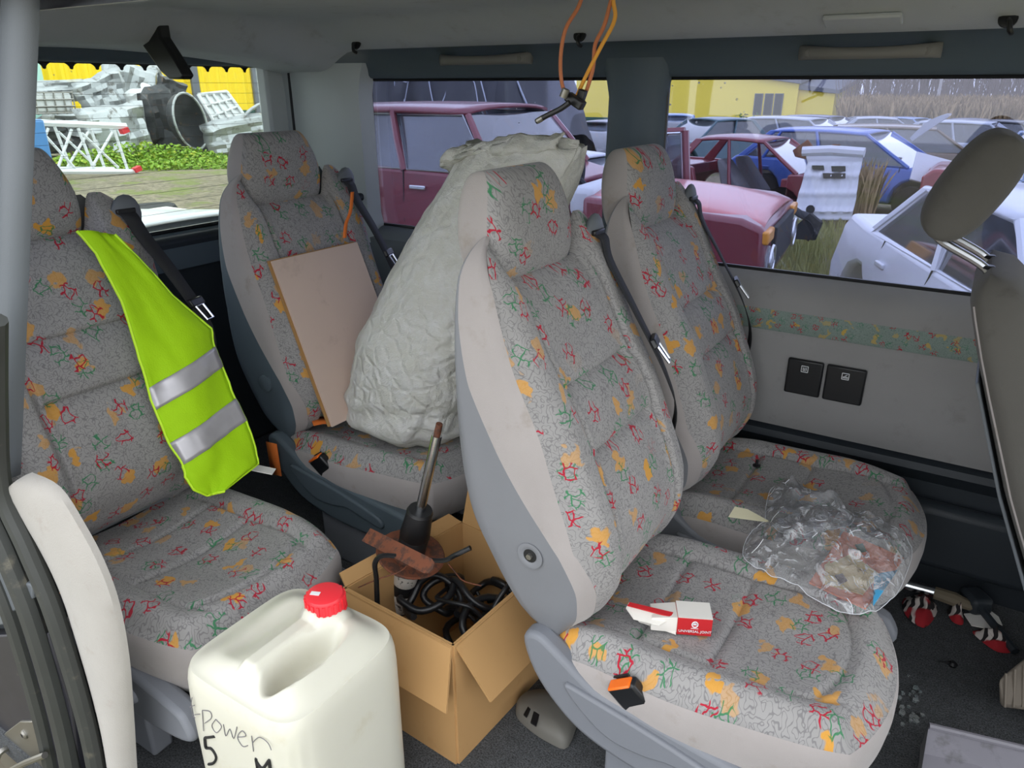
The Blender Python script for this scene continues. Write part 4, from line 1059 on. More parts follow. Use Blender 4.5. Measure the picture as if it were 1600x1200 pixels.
UO = [(1200, 818), (1198, 785), (1212, 760), (1265, 770), (1312, 795), (1334, 814), (1290, 830), (1240, 835)]
film('plastic_bag', UO, .422, .05, 'small clear plastic film crumpled beside the cream note', 7.7)
basic('orange_card', (240, 110, 40), .5, var=.05); basic('blue_card', (70, 170, 220), .5, var=.05); basic('cream_card', (226, 196, 120), .55, var=.05); basic('purple_card', (96, 70, 84), .6); basic('green_card', (60, 110, 90), .6)
oz = .424
PK = thing('orange_package', 'orange retail card with a blue corner inside the clear bag', 'package', on_z(1335, 895, oz))
def card(name, pl, z, mat, th=.002): return MB().prism([on_z(x, y, z) for x, y in pl], (0, 0, th)).build(name, mat, PK)
card('card_back', [(1318, 832), (1412, 874), (1352, 953), (1264, 912)], oz, 'orange_card', .004)
card('cream_label', [(1292, 884), (1330, 866), (1374, 898), (1348, 930), (1285, 912)], oz+.006, 'cream_card')
card('blue_corner', [(1366, 898), (1402, 892), (1364, 948)], oz+.007, 'blue_card')
card('purple_spot', [(1304, 900), (1316, 897), (1324, 908), (1312, 914)], oz+.009, 'purple_card')
card('green_spot', [(1336, 852), (1348, 850), (1354, 862), (1342, 864)], oz+.007, 'green_card')
card('yellow_tab', [(1288, 884), (1296, 878), (1302, 890), (1290, 896)], oz+.009, 'cream_card')
tag(MB().prism([on_z(1138, 808, .425), on_z(1148, 792, .428), on_z(1168, 796, .43), on_z(1206, 817, .422)], (0, 0, .001)).build('paper_note', basic('cream_paper', (232, 226, 192), .8, var=.03), None, origin=True), 'folded cream paper note lying between the two seats', 'paper')
BT = thing('plastic_bolt', 'small black plastic trim bolt standing on the seat cushion', 'bolt', on_z(1182, 727, .392))
p = on_z(1182, 728, .392); MB().lathe([(0, 0), (.011, 0), (.011, .003), (.006, .005), (0, .005)], p, 16).build('head', 'black_plastic', BT); MB().lathe([(0, .004), (.0045, .004), (.0045, .018), (.003, .02), (0, .02)], p, 12).build('shank', 'black_plastic', BT)
# ---- wires from the headliner
basic('copper_wire', (196, 118, 78), .45, var=.06); basic('yellow_wire', (232, 164, 62), .45, var=.05)
wy = 1.2
WH = thing('wiring_pigtail', 'copper and yellow wires dangling from the headliner with a black connector', 'wires', on_y(925, -60, wy))
for nm, pl, mt in (('copper_lead', [(915, -70), (908, 0), (884, 45), (876, 90), (878, 130), (888, 156)], 'copper_wire'), ('copper_lead', [(975, -70), (955, 0), (944, 40), (930, 70), (926, 110), (910, 160)], 'copper_wire'), ('yellow_lead', [(948, -70), (958, 0), (960, 32), (938, 75), (915, 120), (896, 162)], 'yellow_wire')):
    MB().tube(catmull([on_y(x, y, wy+.01*i) for i, (x, y) in enumerate(pl)], 6), .0034, 8).build(nm, mt, WH, smooth=60)
MB().tube(catmull([on_y(x, y, wy) for x, y in ((838, 190), (852, 182), (876, 170), (890, 160))], 4), .0048, 8).build('sleeved_end', 'black_plastic', WH)
q = on_y(899, 158, wy+.02); MB().box(q, (.036, .018, .016), Ry(.5)).build('connector', 'black_plastic', WH, bevel=.003)
q = on_y(908, 152, wy+.03); MB().box(q, (.014, .012, .026), Ry(.3)).build('connector_clip', 'black_plastic', WH, bevel=.002)
q = on_y(880, 152, wy); MB().lathe([(.007, 0), (.007, .014)], q, 12, Ry(.4)).build('crimp_ring', 'steel', WH)
q = on_y(840, 189, wy); MB().lathe([(.0052, 0), (.0052, .012)], q, 10, Ry(1.1)).build('bare_tip', 'steel', WH)
# ---- black belt flap on the rear header
fy = 1.45
ol = [(234, 32), (246, 34), (250, 58), (272, 92), (287, 118), (283, 124), (264, 124), (250, 112), (232, 86), (218, 66), (222, 50)]
FB = thing('belt_anchor_flap', 'black plastic flap hanging from the headliner before the rear window', 'belt anchor', on_y(240, 34, fy))
MB().prism([on_y(x, y, fy) for x, y in ol], (.004, .035, 0)).build('flap', 'black_plastic', FB, bevel=.006, bseg=3)
q = on_y(240, 30, fy); MB().box(q+V(0, .018, .004), (.05, .05, .03)).build('mount', 'black_plastic', FB, bevel=.008)
# ---- odds and ends on the floor by the driver seat
TB = thing('wheel_brace', 'steel tube with a worn wooden-coloured grip lying on the carpet', 'tool', on_z(1470, 935, .02))
MB().tube([on_z(1395, 908, .05), on_z(1462, 926, .05)], .014, 12).build('tube', 'chrome', TB)
MB().tube([on_z(1460, 926, .05), on_z(1490, 936, .05), on_z(1525, 950, .045)], [.018, .020, .012], 10).build('grip', basic('olive_grip', (110, 100, 82), .7, var=.15), TB)
HM = thing('rubber_mallet', 'dark grey mallet with a straight handle near the wall', 'mallet', on_z(1560, 990, .02))
MB().box(on_z(1524, 938, .05), (.06, .075, .05), Rz(.6)).build('head', 'plastic_dark', HM, bevel=.012)
MB().tube([on_z(1524, 940, .05), on_z(1586, 1018, .02)], .011, 8).build('handle', 'plastic_dark', HM)
t = NT('zebra_cloth'); tc = t.n('TexCoord').outputs['Object']
wv = t.n('TexWave', {'Vector': tc, 'Scale': 14., 'Distortion': 9., 'Detail': 2.}).outputs['Fac']; nz = t.n('TexNoise', {'Vector': tc, 'Scale': 13.}).outputs['Fac']
c_ = t.mix(t.step(wv, .45, .55), lin((30, 26, 28)), lin((205, 196, 190))); c_ = t.mix(t.step(nz, .50, .56), c_, lin((158, 26, 36)))
p = t.n('BsdfPrincipled', {'Base Color': c_, 'Roughness': .85}); t.link(p.outputs[0], t.out.inputs[0]); M['zebra_cloth'] = t.m
def rag(pl, label, seed):
    P = catmull([on_z(x, y, .01) for x, y in pl], 4, closed=True); c = sum(P, V(0, 0, 0))/len(P); rows = []
    for j in range(7):
        s_ = 1-j/6; rows.append([V(*(c+(p-c)*max(s_, .03)).xy, .008+.035*(1-s_)+.03*(1-s_**4)*(noise.noise(V(p.x*12*s_, p.y*12, seed))+.3)) for p in P])
    tag(MB().rows(rows, closed=True, cap1=True).build('rag', 'zebra_cloth', None, smooth=60, origin=True), label, 'rag')
rag([(1412, 935), (1440, 930), (1464, 945), (1460, 965), (1442, 980), (1415, 960)], 'red and zebra-striped rag beside the seat cushion', 2)
rag([(1480, 950), (1502, 955), (1505, 975), (1488, 970)], 'small red rag tucked under the wheel brace grip', 5)
rag([(1520, 985), (1555, 990), (1582, 1016), (1560, 1018), (1535, 1002)], 'red striped rag under the mallet handle', 8)
for pl, lb in (([(1506, 960), (1530, 958), (1552, 985), (1518, 978)], 'white paper scrap between the rags on the carpet'), ([(1534, 945), (1560, 965), (1566, 978), (1552, 970)], 'white paper strip behind the mallet handle')):
    tag(MB().prism([on_z(x, y, .02) for x, y in pl], (0, 0, .003)).build('paper_scrap', 'paper', None, origin=True), lb, 'paper')
glass('shard_glass', (.7, .85, .85), gloss=.3, milky=.15)
random.seed(4)
for k in range(22):
    p = on_z(random.gauss(1422, 14), random.gauss(1112, 22), .003); r = random.uniform(.004, .010)
    pts = [p+V(r*math.cos(a)*random.uniform(.6, 1), r*math.sin(a)*random.uniform(.6, 1), 0) for a in [2*PI*i/5 for i in range(5)]]
    tag(MB().prism(pts, (0, 0, .005)).build('glass_crumb', 'shard_glass', None, origin=True, smooth=0), 'tiny glass crumb scattered on the dark carpet', 'glass', 'glass crumbs on the carpet')
tag(MB().lathe([(0, 0), (.010, 0), (.012, .006), (.006, .012), (0, .012)], on_z(1488, 1040, .0), 8).tube([on_z(1465, 1033, .006), on_z(1484, 1036, .008)], .002, 5).build('floor_clip', 'black_plastic', None, origin=True), 'small black clip lying on the carpet', 'clip')
# front footwell pieces at the right
basic('grey_tray', (128, 126, 134), .45, var=.08, vscale=12, col2=(100, 98, 102), thr=(.55, .75))
TR_ = thing('plastic_tray', 'scuffed grey plastic tray lying on the dark carpet by the front', 'tray', on_z(1540, 1190, .0))
a, b, c, d = on_z(1450, 1133, .11), on_z(1640, 1178, .11), on_z(1640, 1230, .05), on_z(1438, 1168, .05)
MB().hexa([on_z(1450, 1133, .11)*1.0, b, V(b.x+.02, b.y-.05, 0), V(a.x-.0, a.y-.03, 0)], [d, c, V(c.x+.02, c.y-.12, 0.0), V(d.x+.01, d.y-.14, 0.0)]).build('tray_body', 'grey_tray', TR_, bevel=.008)
MB().tube([on_z(1452, 1134, .112), on_z(1640, 1179, .112)], .007, 8).build('rim', 'grey_tray', TR_)
basic('taupe_rubber', (112, 104, 94), .8, var=.15)
SB = thing('seat_rail_cover', 'taupe ribbed rubber cover at the foot of the front seat', 'cover', on_z(1600, 1085, 0))
pl = [on_z(1560, 1062, .14), on_z(1600, 1030, .16), on_z(1660, 1010, .16), on_z(1660, 1120, .08), on_z(1600, 1110, .08), on_z(1562, 1105, .08)]
MB().prism(pl, (.01, .05, -.03)).build('cover', 'taupe_rubber', SB, bevel=.01)
for k in range(3):
    a = on_z(1572+k*14, 1052-k*6, .152); b = on_z(1570+k*14, 1105, .085); MB().tube([a, b], .003, 5).build('rib', 'taupe_rubber', SB)

# ================================================================ the yard outside
GZ = -.40
def ground_z(x, y):
    z = interp([(8.5, GZ), (10, -.44), (12.5, -.56), (15, -.74), (20, -.80), (25, -.86), (32, -1.05), (80, -2.6)], y) + .03*noise.noise(V(x*.25, y*.25, 0))
    return z
def gd(x, y): return V(x, y, ground_z(x, y))
t = NT('yard_ground'); tc = t.n('TexCoord').outputs['Object']
n1 = t.n('TexNoise', {'Vector': tc, 'Scale': .9, 'Detail': 8., 'Roughness': .65}).outputs['Fac']; n2 = t.n('TexNoise', {'Vector': tc, 'Scale': 9., 'Detail': 8., 'Roughness': .7}).outputs['Fac']
c_ = t.mix(t.step(n2, .35, .65), lin((112, 104, 84)), lin((164, 152, 126))); c_ = t.mix(t.step(n1, .50, .60), c_, lin((128, 136, 72)))
n3 = t.n('TexNoise', {'Vector': tc, 'Scale': 40., 'Detail': 4.}).outputs['Fac']; c_ = t.mix(t.math('MULTIPLY', t.step(n3, .55, .7), .5), c_, lin((74, 74, 52)))
p = t.n('BsdfPrincipled', {'Base Color': c_, 'Roughness': .95}); b = t.n('Bump', {'Height': n2, 'Strength': .9, 'Distance': .08}); t.link(b.outputs[0], p.inputs['Normal']); t.link(p.outputs[0], t.out.inputs[0]); M['yard_ground'] = t.m
def gf(u, v):
    x = lerp(-70, 60, u); y = -25+150*v**1.25; return gd(x, y)
g_ = MB().grid(gf, 90, 90).build('ground', 'yard_ground', None, smooth=60); g_['kind'] = 'structure'
# ---- car builder
basic('tyre', (34, 34, 34), .8, var=.1); basic('rim', (140, 142, 146), .4, .7, var=.1)
basic('car_dark', (30, 32, 36), .7, var=.2); basic('lamp_clear', (200, 204, 208), .1, .4); basic('lamp_amber', (220, 150, 60), .25); basic('lamp_red', (150, 26, 30), .25)
basic('seat_cloth', (120, 118, 122), .9, var=.1)
glass('car_glass', (.42, .46, .52), gloss=.10, rough=.05, milky=.05)
def paint(name, c, var=.06, wear=None): basic(name, c, .32, .0, var=var, vscale=3, coat=.5, col2=wear, thr=(.58, .72)); return name
def car(name, label, pos, rz, paintm, L=4.3, W=1.68, H=1.40, belt=.88, sill=.24, hood=.80, trunk=.90, ws=(.95, .25), rs=(-1.55, -1.05), wheels=True, glassm='car_glass', near=0, hoodup=False, group='scrapped cars of the yard', kind='sedan', archr=.33, drop=0.0, opened=False, handle='chrome', cat='car', lamps=True, boxy=0.0):
    """ws: x of windscreen base and roof front; rs: x of rear glass base and roof rear (car frame, +x forward)"""
    T = thing(name, label, cat, (pos[0], pos[1], pos[2]-drop), rz, group)
    hl = L/2; hw = W/2; xf, xr = hl-.80, -hl+.78
    def arch(xc, n=9): return [(xc+archr*math.cos(PI-PI*k/n), sill+.02+(archr+.08)*math.sin(PI*k/n)) for k in range(n+1)]
    bot = [(-hl+.06, sill+.10)]+[(xr-archr-.1, sill+.03)]+arch(xr)+arch(xf)+[(xf+archr+.1, sill+.03), (hl-.06, sill+.08)]
    top = [(hl, sill+.25), (hl-.01, hood-.14), (hl-.10, hood-.03), (ws[0]+.35, hood+.04), (ws[0], belt-.02)]
    if opened: top += [(ws[0]-.10, belt-.03), (ws[0]-.14, sill+.10), (rs[0]+.72, sill+.08), (rs[0]+.55, sill+.30), (rs[0]+.45, belt-.02)]
    top += [(0 if not opened else rs[0]+.4, belt), (rs[0], belt+.02), (-hl+.12, trunk), (-hl+.01, trunk-.10), (-hl, sill+.3)]
    poly = bot+top
    def Yof(z): return hw-.10*sstep(.55, 1.0, (z-sill)/(belt-sill))*(1-boxy)-.03*sstep(.35, 0, (z-sill)/(belt-sill))
    m = MB(); n = len(poly)
    near_ = [V(x, -Yof(z), z) for x, z in poly]; far_ = [V(x, Yof(z), z) for x, z in poly]
    if opened:
        # two side frames, a floor, a nose and a tail instead of one solid
        for s_ in (-1, 1): m.prism([V(x, s_*hw, z) for x, z in poly], (0, -s_*.09, 0))
        m.box((0, 0, sill+.05), (L*.75, W-.1, .05)); m.box((hl-.45, 0, hood-.12), (.85, W-.15, .16)); m.box((-hl+.4, 0, trunk-.12), (.7, W-.15, .18))
        m.box((ws[0]-.05, 0, belt-.12), (.12, W-.2, .2))
    else:
        m.v += near_+far_; m.uv += [(0, 0)]*(2*n)
        m.f += [tuple(range(n)), tuple(range(2*n-1, n-1, -1))]+[(i, n+i, n+(i+1) % n, (i+1) % n) for i in range(n)]
    body = m.build('body', paintm, T, local=True, bevel=.045 if not opened else .02, bseg=3, smooth=50)
    # roof
    xr0, xr1 = rs[1], ws[1]; rw = hw-.19+.08*boxy
    def rf(u, v):
        x = lerp(xr0, xr1, u); y = lerp(-1, 1, v)
        e = 1-.07*abs(2*u-1)**2
        return V(x+(.05*(1-y*y) if u > .9 else 0), y*rw*e, H-.035*(2*u-1)**2*(1-boxy*.7)-.05*abs(y)**3)
    MB().grid(rf, 10, 10).build('roof', paintm, T, local=True, smooth=60, solid=.03)
    # pillars
    def pil(a, b, w, nm='pillar', par=T):
        MB().tube([V(*a), V(*a).lerp(V(*b), .5)+V(0, math.copysign(.012, a[1]), 0), V(*b)], [w, w*.9, w*.8], 6).build(nm, paintm, par, local=True)
    ry = rw*.93; zr = H-.075; by = Yof(belt)-.015
    xm = (lerp(ws[0], rs[0], .5)+.05, lerp(ws[1], rs[1], .5)); 
    for s_ in (-1, 1):
        pil((ws[0], s_*by, belt-.02), (ws[1]+.02, s_*ry, zr), .035); pil((xm[0], s_*by, (belt if not opened else sill)-.02), (xm[1], s_*rw*.985, zr+.02), .034)
        q = [V(rs[0]-.10, s_*by, belt-.03), V(rs[0]+.12, s_*by, belt-.03), V(rs[1]+.10, s_*ry, zr+.02), V(rs[1]-.05, s_*ry, zr+.02)]
        MB().prism(q, (0, -s_*.05, 0)).build('rear_pillar', paintm, T, local=True, bevel=.015)
        if kind == 'hatch': pil((lerp(rs[0], xm[0], .30), s_*by, belt), (lerp(rs[1], xm[1], .2), s_*ry, zr), .03)
        if not opened:
            for a, b in (((ws[0]-.05, ws[1]-.03), (xm[0]+.03, xm[1]+.03)), ((xm[0]-.03, xm[1]-.03), (rs[0]+.07, rs[1]+.05))):
                q = [V(a[0], s_*(by-.005), belt-.01), V(a[1], s_*(ry-.005), zr), V(b[1], s_*(ry-.005), zr), V(b[0], s_*(by-.005), belt-.01)]
                MB().prism(q, (0, -s_*.006, 0)).build('side_window', glassm, T, local=True)
                if near: MB().tube([p+V(0, s_*.012, 0) for p in q], .008, 5, closed=True).build('window_trim', handle, T, local=True)
    q = [V(ws[0]+.01, -by+.05, belt-.02), V(ws[0]+.01, by-.05, belt-.02), V(ws[1]+.02, ry-.03, zr), V(ws[1]+.02, -ry+.03, zr)]
    MB().prism(q, (-.012, 0, 0)).build('windscreen', glassm, T, local=True)
    q = [V(rs[0]-.01, -by+.05, belt), V(rs[0]-.01, by-.05, belt), V(rs[1]-.02, ry-.03, zr), V(rs[1]-.02, -ry+.03, zr)]
    if not opened: MB().prism(q, (.012, 0, 0)).build('rear_window', glassm, T, local=True)
    # interior
    for sx in ((.05, -.75) if not opened else (.0,)):
        for s_ in (-.36, .36):
            MB().hexa([V(sx-.22, s_-.22, sill+.2), V(sx+.22, s_-.22, sill+.2), V(sx+.22, s_+.22, sill+.2), V(sx-.22, s_+.22, sill+.2)], [V(sx-.40, s_-.2, sill+.78), V(sx-.27, s_-.2, sill+.78), V(sx-.27, s_+.2, sill+.78), V(sx-.40, s_+.2, sill+.78)]).build('seat', 'seat_cloth', T, local=True, bevel=.05)
    if wheels:
        for xc in (xf, xr):
            for s_ in (-1, 1):
                wv = MB().lathe([(.19, -.09), (.27, -.095), (.295, -.06), (.30, 0), (.295, .06), (.27, .095), (.19, .09)], (xc, s_*(hw-.12), .30), 22, Rx(PI/2)).build('wheel', 'tyre', T, local=True, smooth=50)
                MB().lathe([(0, -.07), (.06, -.075), (.17, -.055), (.195, -.085), (.195, .085), (.17, .055), (.06, .075), (0, .07)], (xc, s_*(hw-.12), .30), 18, Rx(PI/2)).build('rim', 'rim', wv, local=True)
    MB().box((0, 0, sill+.03), (L*.5, W*.8, .06)).build('underside', 'car_dark', T, local=True)
    if lamps:
        for s_ in (-1, 1):
            MB().box((hl-.035, s_*(hw-.30), hood-.16), (.06, .36, .13)).build('headlamp', 'lamp_clear', T, local=True, bevel=.02)
            MB().box((-hl+.03, s_*(hw-.25), trunk-.17), (.06, .30, .14)).build('tail_lamp', 'lamp_red', T, local=True, bevel=.02)
        MB().box((hl-.01, 0, sill+.20), (.10, W*.96, .16)).build('bumper', 'car_dark' if near < 2 else paintm, T, local=True, bevel=.03)
        MB().box((-hl+.01, 0, sill+.22), (.10, W*.96, .16)).build('bumper', 'car_dark' if near < 2 else paintm, T, local=True, bevel=.03)
    if near:
        for s_ in (-1, 1):
            for xx in (ws[0]-.12, xm[0], rs[0]+.42):
                MB().tube([V(xx, s_*(Yof(z)+.002), z) for z in (sill+.08, sill+.3, belt-.08, belt-.01)], .006, 4).build('door_gap', 'car_dark', T, local=True)
            for xx in (xm[0]+.16, rs[0]+.58):
                MB().box((xx, s_*(Yof(belt-.16)+.010), belt-.15), (.17, .028, .035)).build('door_handle', handle, T, local=True, bevel=.008)
    if hoodup:
        MB().hexa([V(ws[0]+.3, -hw+.2, hood+.04), V(ws[0]+.3, hw-.2, hood+.04), V(ws[0]+.33, hw-.2, hood+.03), V(ws[0]+.33, -hw+.2, hood+.03)], [V(ws[0]+.85, -hw+.25, hood+.85), V(ws[0]+.85, hw-.25, hood+.85), V(ws[0]+.88, hw-.25, hood+.83), V(ws[0]+.88, -hw+.25, hood+.83)]).build('raised_bonnet', paintm, T, local=True, bevel=.01)
    return T
# ---- maroon off-roader right beside the window
basic('white_panel0', (206, 210, 214), .5, var=.05)
paint('paint_maroon', (122, 52, 62), .10, (104, 44, 54)); paint('paint_pinkish', (196, 112, 112), .10, (206, 136, 134))
oy = 5.84
NV_ = car('off_roader', 'maroon boxy off-roader with chrome-framed side windows', (-4.38, oy, GZ), 0, 'paint_maroon', L=3.0, W=1.68, H=1.64, belt=1.14, sill=.40, hood=1.0, trunk=1.12, ws=(1.08, .71), rs=(-.87, -.77), near=1, kind='wagon', archr=.38, lamps=False, boxy=.85, group=None)
# ---- cut-off nose of a faded car
NC = thing('cut_car_nose', 'cut-off nose of a faded pinkish-red car with an amber lamp', 'car nose', (-1.83, 5.775, GZ+.06), .1)
nz0 = [(-.72, .35), (-.72, .98), (.42, .90), (.58, .84), (.60, .50), (.55, .34), (.36, .34)]+[(-.02+.36*math.cos(PI*k/9), .34+.38*math.sin(PI*k/9)) for k in range(1, 9)]+[(-.40, .34)]
MB().prism([V(x, -.80, z) for x, z in nz0], (0, 1.6, 0)).build('wings', 'paint_maroon', NC, local=True, bevel=.04, bseg=3)
MB().grid(lambda u, v: V(lerp(-.68, .56, u), lerp(-.74, .74, v), 1.00-.02*u-.10*u**3-.05*abs(2*v-1)**4), 16, 12).build('bonnet', 'paint_pinkish', NC, local=True, solid=.02, label='faded pink bonnet')
for s_ in (-1, 1):
    MB().box((.57, s_*.66, .78), (.08, .26, .09)).build('indicator', 'lamp_amber', NC, local=True, bevel=.015, label='amber indicator lens')
    h_ = MB().lathe([(0, -.02), (.10, -.02), (.105, .02), (.07, .05), (0, .06)], (.58, s_*.62, .60), 24, Ry(PI/2)).build('headlamp', 'lamp_clear', NC, local=True)
    MB().tube([V(.625, s_*.62+.108*math.cos(a), .60+.108*math.sin(a)) for a in [2*PI*k/20 for k in range(20)]], .012, 5, closed=True).build('bezel', 'chrome', h_, local=True)
MB().box((.60, 0, .66), (.04, .95, .30)).build('grille', 'car_dark', NC, local=True, bevel=.01)
MB().box((-.78, 0, .92), (.20, 1.35, .22)).build('dashboard', 'white_panel0', NC, local=True, bevel=.05)
st_ = [V(-.98+.02*math.cos(a), -.35+.19*math.cos(a), 1.10+.19*math.sin(a)) for a in [2*PI*k/24 for k in range(24)]]
sw_ = MB().tube(st_, .016, 8, closed=True).build('steering_wheel', 'car_dark', NC, local=True)
MB().tube([V(-.98, -.54, 1.10), V(-.98, -.16, 1.10)], .014, 6).tube([V(-.98, -.35, 1.10), V(-.80, -.35, .95)], .02, 6).build('spoke', 'car_dark', sw_, local=True)
# ---- black tarp heap behind it
basic('tarp', (24, 27, 36), .42, var=.2, vscale=4)
def tp(u, v):
    a = PI*v; x = lerp(-11.2, -6.1, u); y = 11.4-1.5*math.cos(a)*(1 if True else 0); h = 2.9*math.sin(a)**.55*interp([(0, .75), (.1, 1.0), (.75, 1.0), (.9, .8), (1, .35)], u)
    nz = .30*noise.noise(V(u*6, v*4, 2))+.12*noise.noise(V(u*18, v*10, 5))
    return V(x+.2*nz, y+nz*.7, GZ+max(0, h+nz*.5*math.sin(a)))
TP = thing('tarpaulin_heap', 'shiny black plastic tarpaulin draped over a tall load', 'tarpaulin', (-8.6, 11.4, GZ))
MB().grid(tp, 70, 36).build('sheet', 'tarp', TP, smooth=25)
basic('pale_film', (170, 176, 190), .3, var=.1)
random.seed(3)
for k in range(9):
    u0, v0 = random.uniform(.05, .9), random.uniform(.1, .35); pts = [Vector(tp(clamp(u0+.05*i+.01*math.sin(i*2+k)), clamp(v0+.03*i*random.choice((1, -1, .3)))))+V(0, -.06, .03) for i in range(7)]
    MB().tube(catmull(pts, 4), random.uniform(.006, .016), 5).build('crease', 'pale_film', TP)
# ---- spare maroon door standing on its own
DR = thing('loose_car_door', 'loose maroon car door with a chrome window frame standing upright', 'car door', on_z(1052, 330, GZ+.0))
dy = 7.0
def dq(px, py): return on_y(px, py, dy)
MB().prism([dq(960, 300), dq(1075, 297), dq(1082, 320), dq(1078, 372), dq(965, 380)], (0, .09, 0)).build('door_skin', 'paint_maroon', DR, bevel=.02)
for a, b in (((968, 300), (975, 210)), ((975, 208), (1070, 204)), ((1071, 204), (1074, 300))): MB().tube([dq(*a), dq(*b)], .035, 6).build('frame_bar', 'paint_maroon', DR); MB().tube([dq(a[0]-5, a[1]+3)+V(0, -.03, 0), dq(b[0]-5, b[1]+3)+V(0, -.03, 0)], .010, 5).build('chrome_strip', 'chrome', DR)
MB().prism([dq(972, 298), dq(978, 214), dq(1067, 210), dq(1070, 298)], (0, .008, 0)).build('pane', 'car_glass', DR)
MB().box(dq(1082, 304)+V(0, -.06, 0), (.12, .05, .07)).build('door_handle', 'chrome', DR, bevel=.015)
# ---- stripped maroon shell
car('stripped_car_shell', 'stripped maroon car shell without doors, front seats exposed', (-3.5, 13.4, ground_z(-3.1, 12.9)), math.radians(-8), paint('paint_wine', (126, 44, 56), .1, (96, 36, 46)), L=3.4, W=1.6, H=1.30, belt=.80, sill=.14, hood=.74, trunk=.82, ws=(1.05, .40), rs=(-1.15, -.75), wheels=False, opened=True, group=None, drop=.10, lamps=False, cat='car shell')
# ---- white floor pan leaning
basic('white_panel', (214, 216, 222), .5, var=.06, vscale=5, col2=(164, 120, 92), thr=(.66, .76))
FPn = thing('floor_pan', 'white pressed-steel car floor pan propped upright in the grass', 'car panel', on_z(1292, 345, GZ))
fy0 = on_z(1292, 345, GZ).y
def fpq(px, py): return on_y(px, py, fy0+ (345-py)*.0035)
def fpg(u, v):
    lx = interp([(0, 1236), (.3, 1246), (.6, 1256), (.8, 1262), (1, 1258)], v); rx = interp([(0, 1330), (.3, 1338), (.6, 1342), (1, 1352)], v)
    p = fpq(lerp(lx, rx, u), lerp(344, 232, v)); rib = .035*math.sin(u*PI*5)**4*(1 if .1 < v < .8 else 0)+.03*(abs(math.sin(v*PI*4))**8)
    return p+V(0, -rib, 0)
MB().grid(fpg, 40, 40).build('pressed_sheet', 'white_panel', FPn, smooth=40, solid=.02)
for (a, b, c, d) in (((1270, 258), (1288, 258), (1289, 265), (1271, 264)), ((1300, 259), (1322, 259), (1322, 267), (1301, 267)), ((1287, 270), (1322, 270), (1322, 278), (1288, 278))):
    MB().prism([fpq(*q)+V(0, -.07, 0) for q in (a, b, c, d)], (0, .03, 0)).build('opening', 'car_dark', FPn)
q = fpq(1268, 326); MB().lathe([(0, 0), (.06, 0), (.06, .02), (0, .02)], q+V(0, -.07, 0), 18, Rx(PI/2)).build('round_hole', 'car_dark', FPn)
MB().tube([fpq(1255, 236)+V(0, -.05, 0), fpq(1300, 234)+V(0, -.05, 0), fpq(1352, 238)+V(0, -.05, 0)], .07, 8).build('cross_beam', 'white_panel', FPn)
MB().prism([fpq(1238, 235), fpq(1262, 218), fpq(1272, 232), fpq(1262, 250), fpq(1242, 245)], (0, .05, 0)).build('rusty_bracket', 'rust', FPn, bevel=.01)
MB().prism([fpq(1302, 225)+V(0, -.08, 0), fpq(1314, 225)+V(0, -.08, 0), fpq(1313, 240)+V(0, -.08, 0), fpq(1303, 240)+V(0, -.08, 0)], (0, .03, 0)).build('rust_patch', 'rust', FPn)
# ---- grey wing and black bumper lying in the grass
def shell_piece(name, label, mat, pxl, y0, depth, seed, cat):
    P = [on_y(x, y, y0) for x, y in pxl]; c = sum(P, V(0, 0, 0))/len(P); P = catmull(P, 4, closed=True); rows = []
    for s_, dy_ in ((1.0, depth), (1.02, depth*.5), (.97, 0), (.85, -.05), (.5, -.09), (.05, -.10)):
        rows.append([c+(p-c)*s_+V(0, dy_+.04*noise.noise(V(p.x*3, p.z*3, seed)), 0) for p in P])
    return tag(MB().rows(rows, closed=True, cap0=True, cap1=True).build(name, mat, None, smooth=50, origin=True), label, cat)
paint('paint_slate', (104, 108, 128), .08)
shell_piece('loose_wing', 'slate grey car wing lying in the grass', 'paint_slate', [(1146, 346), (1152, 330), (1178, 322), (1215, 320), (1226, 335), (1218, 362), (1196, 352), (1168, 350)], 8.6, .45, 1, 'car panel')
WL = thing('wheel_arch_liner', 'crumpled black plastic wheel-arch liner lying in the grass', 'arch liner', on_z(1228, 368, GZ))
lc = on_y(1228, 362, 8.0)
def wl_(u, v):
    a = lerp(-.25, PI+.5, u); r = .24+.05*noise.noise(V(u*4, v*3, 2))+.03*math.sin(u*14); return lc+V(r*math.cos(a)*1.1, lerp(-.14, .16, v)+.05*math.sin(u*5), max(-.05, r*math.sin(a)))
MB().grid(wl_, 22, 6).build('liner', 'car_dark', WL, smooth=20, solid=.012)
MB().prism([lc+V(*p) for p in ((.05, -.1, -.05), (.30, -.12, -.04), (.34, -.1, .14), (.22, -.08, .22), (.12, -.1, .10))], (.02, .03, 0)).build('torn_flap', 'car_dark', WL, bevel=.005)
# ---- white saloon lying low, nose toward the van
paint('paint_white', (218, 222, 230), .04, (206, 210, 220))
hd = math.radians(-66); q = on_z(1313, 348, .30); fwd = V(math.cos(hd), math.sin(hd), 0); rgt = V(fwd.y, -fwd.x, 0)
cpos = q+fwd*2.1-rgt*.80
car('white_saloon', 'white wheelless saloon with muddy side windows beside the van', (cpos.x, cpos.y, GZ), hd, 'paint_white', L=4.3, W=1.68, H=1.36, belt=.90, sill=.22, hood=.80, trunk=.96, ws=(1.0, .35), rs=(-1.55, -.95), wheels=False, near=2, drop=.16, group=None, archr=.34, handle='paint_white')
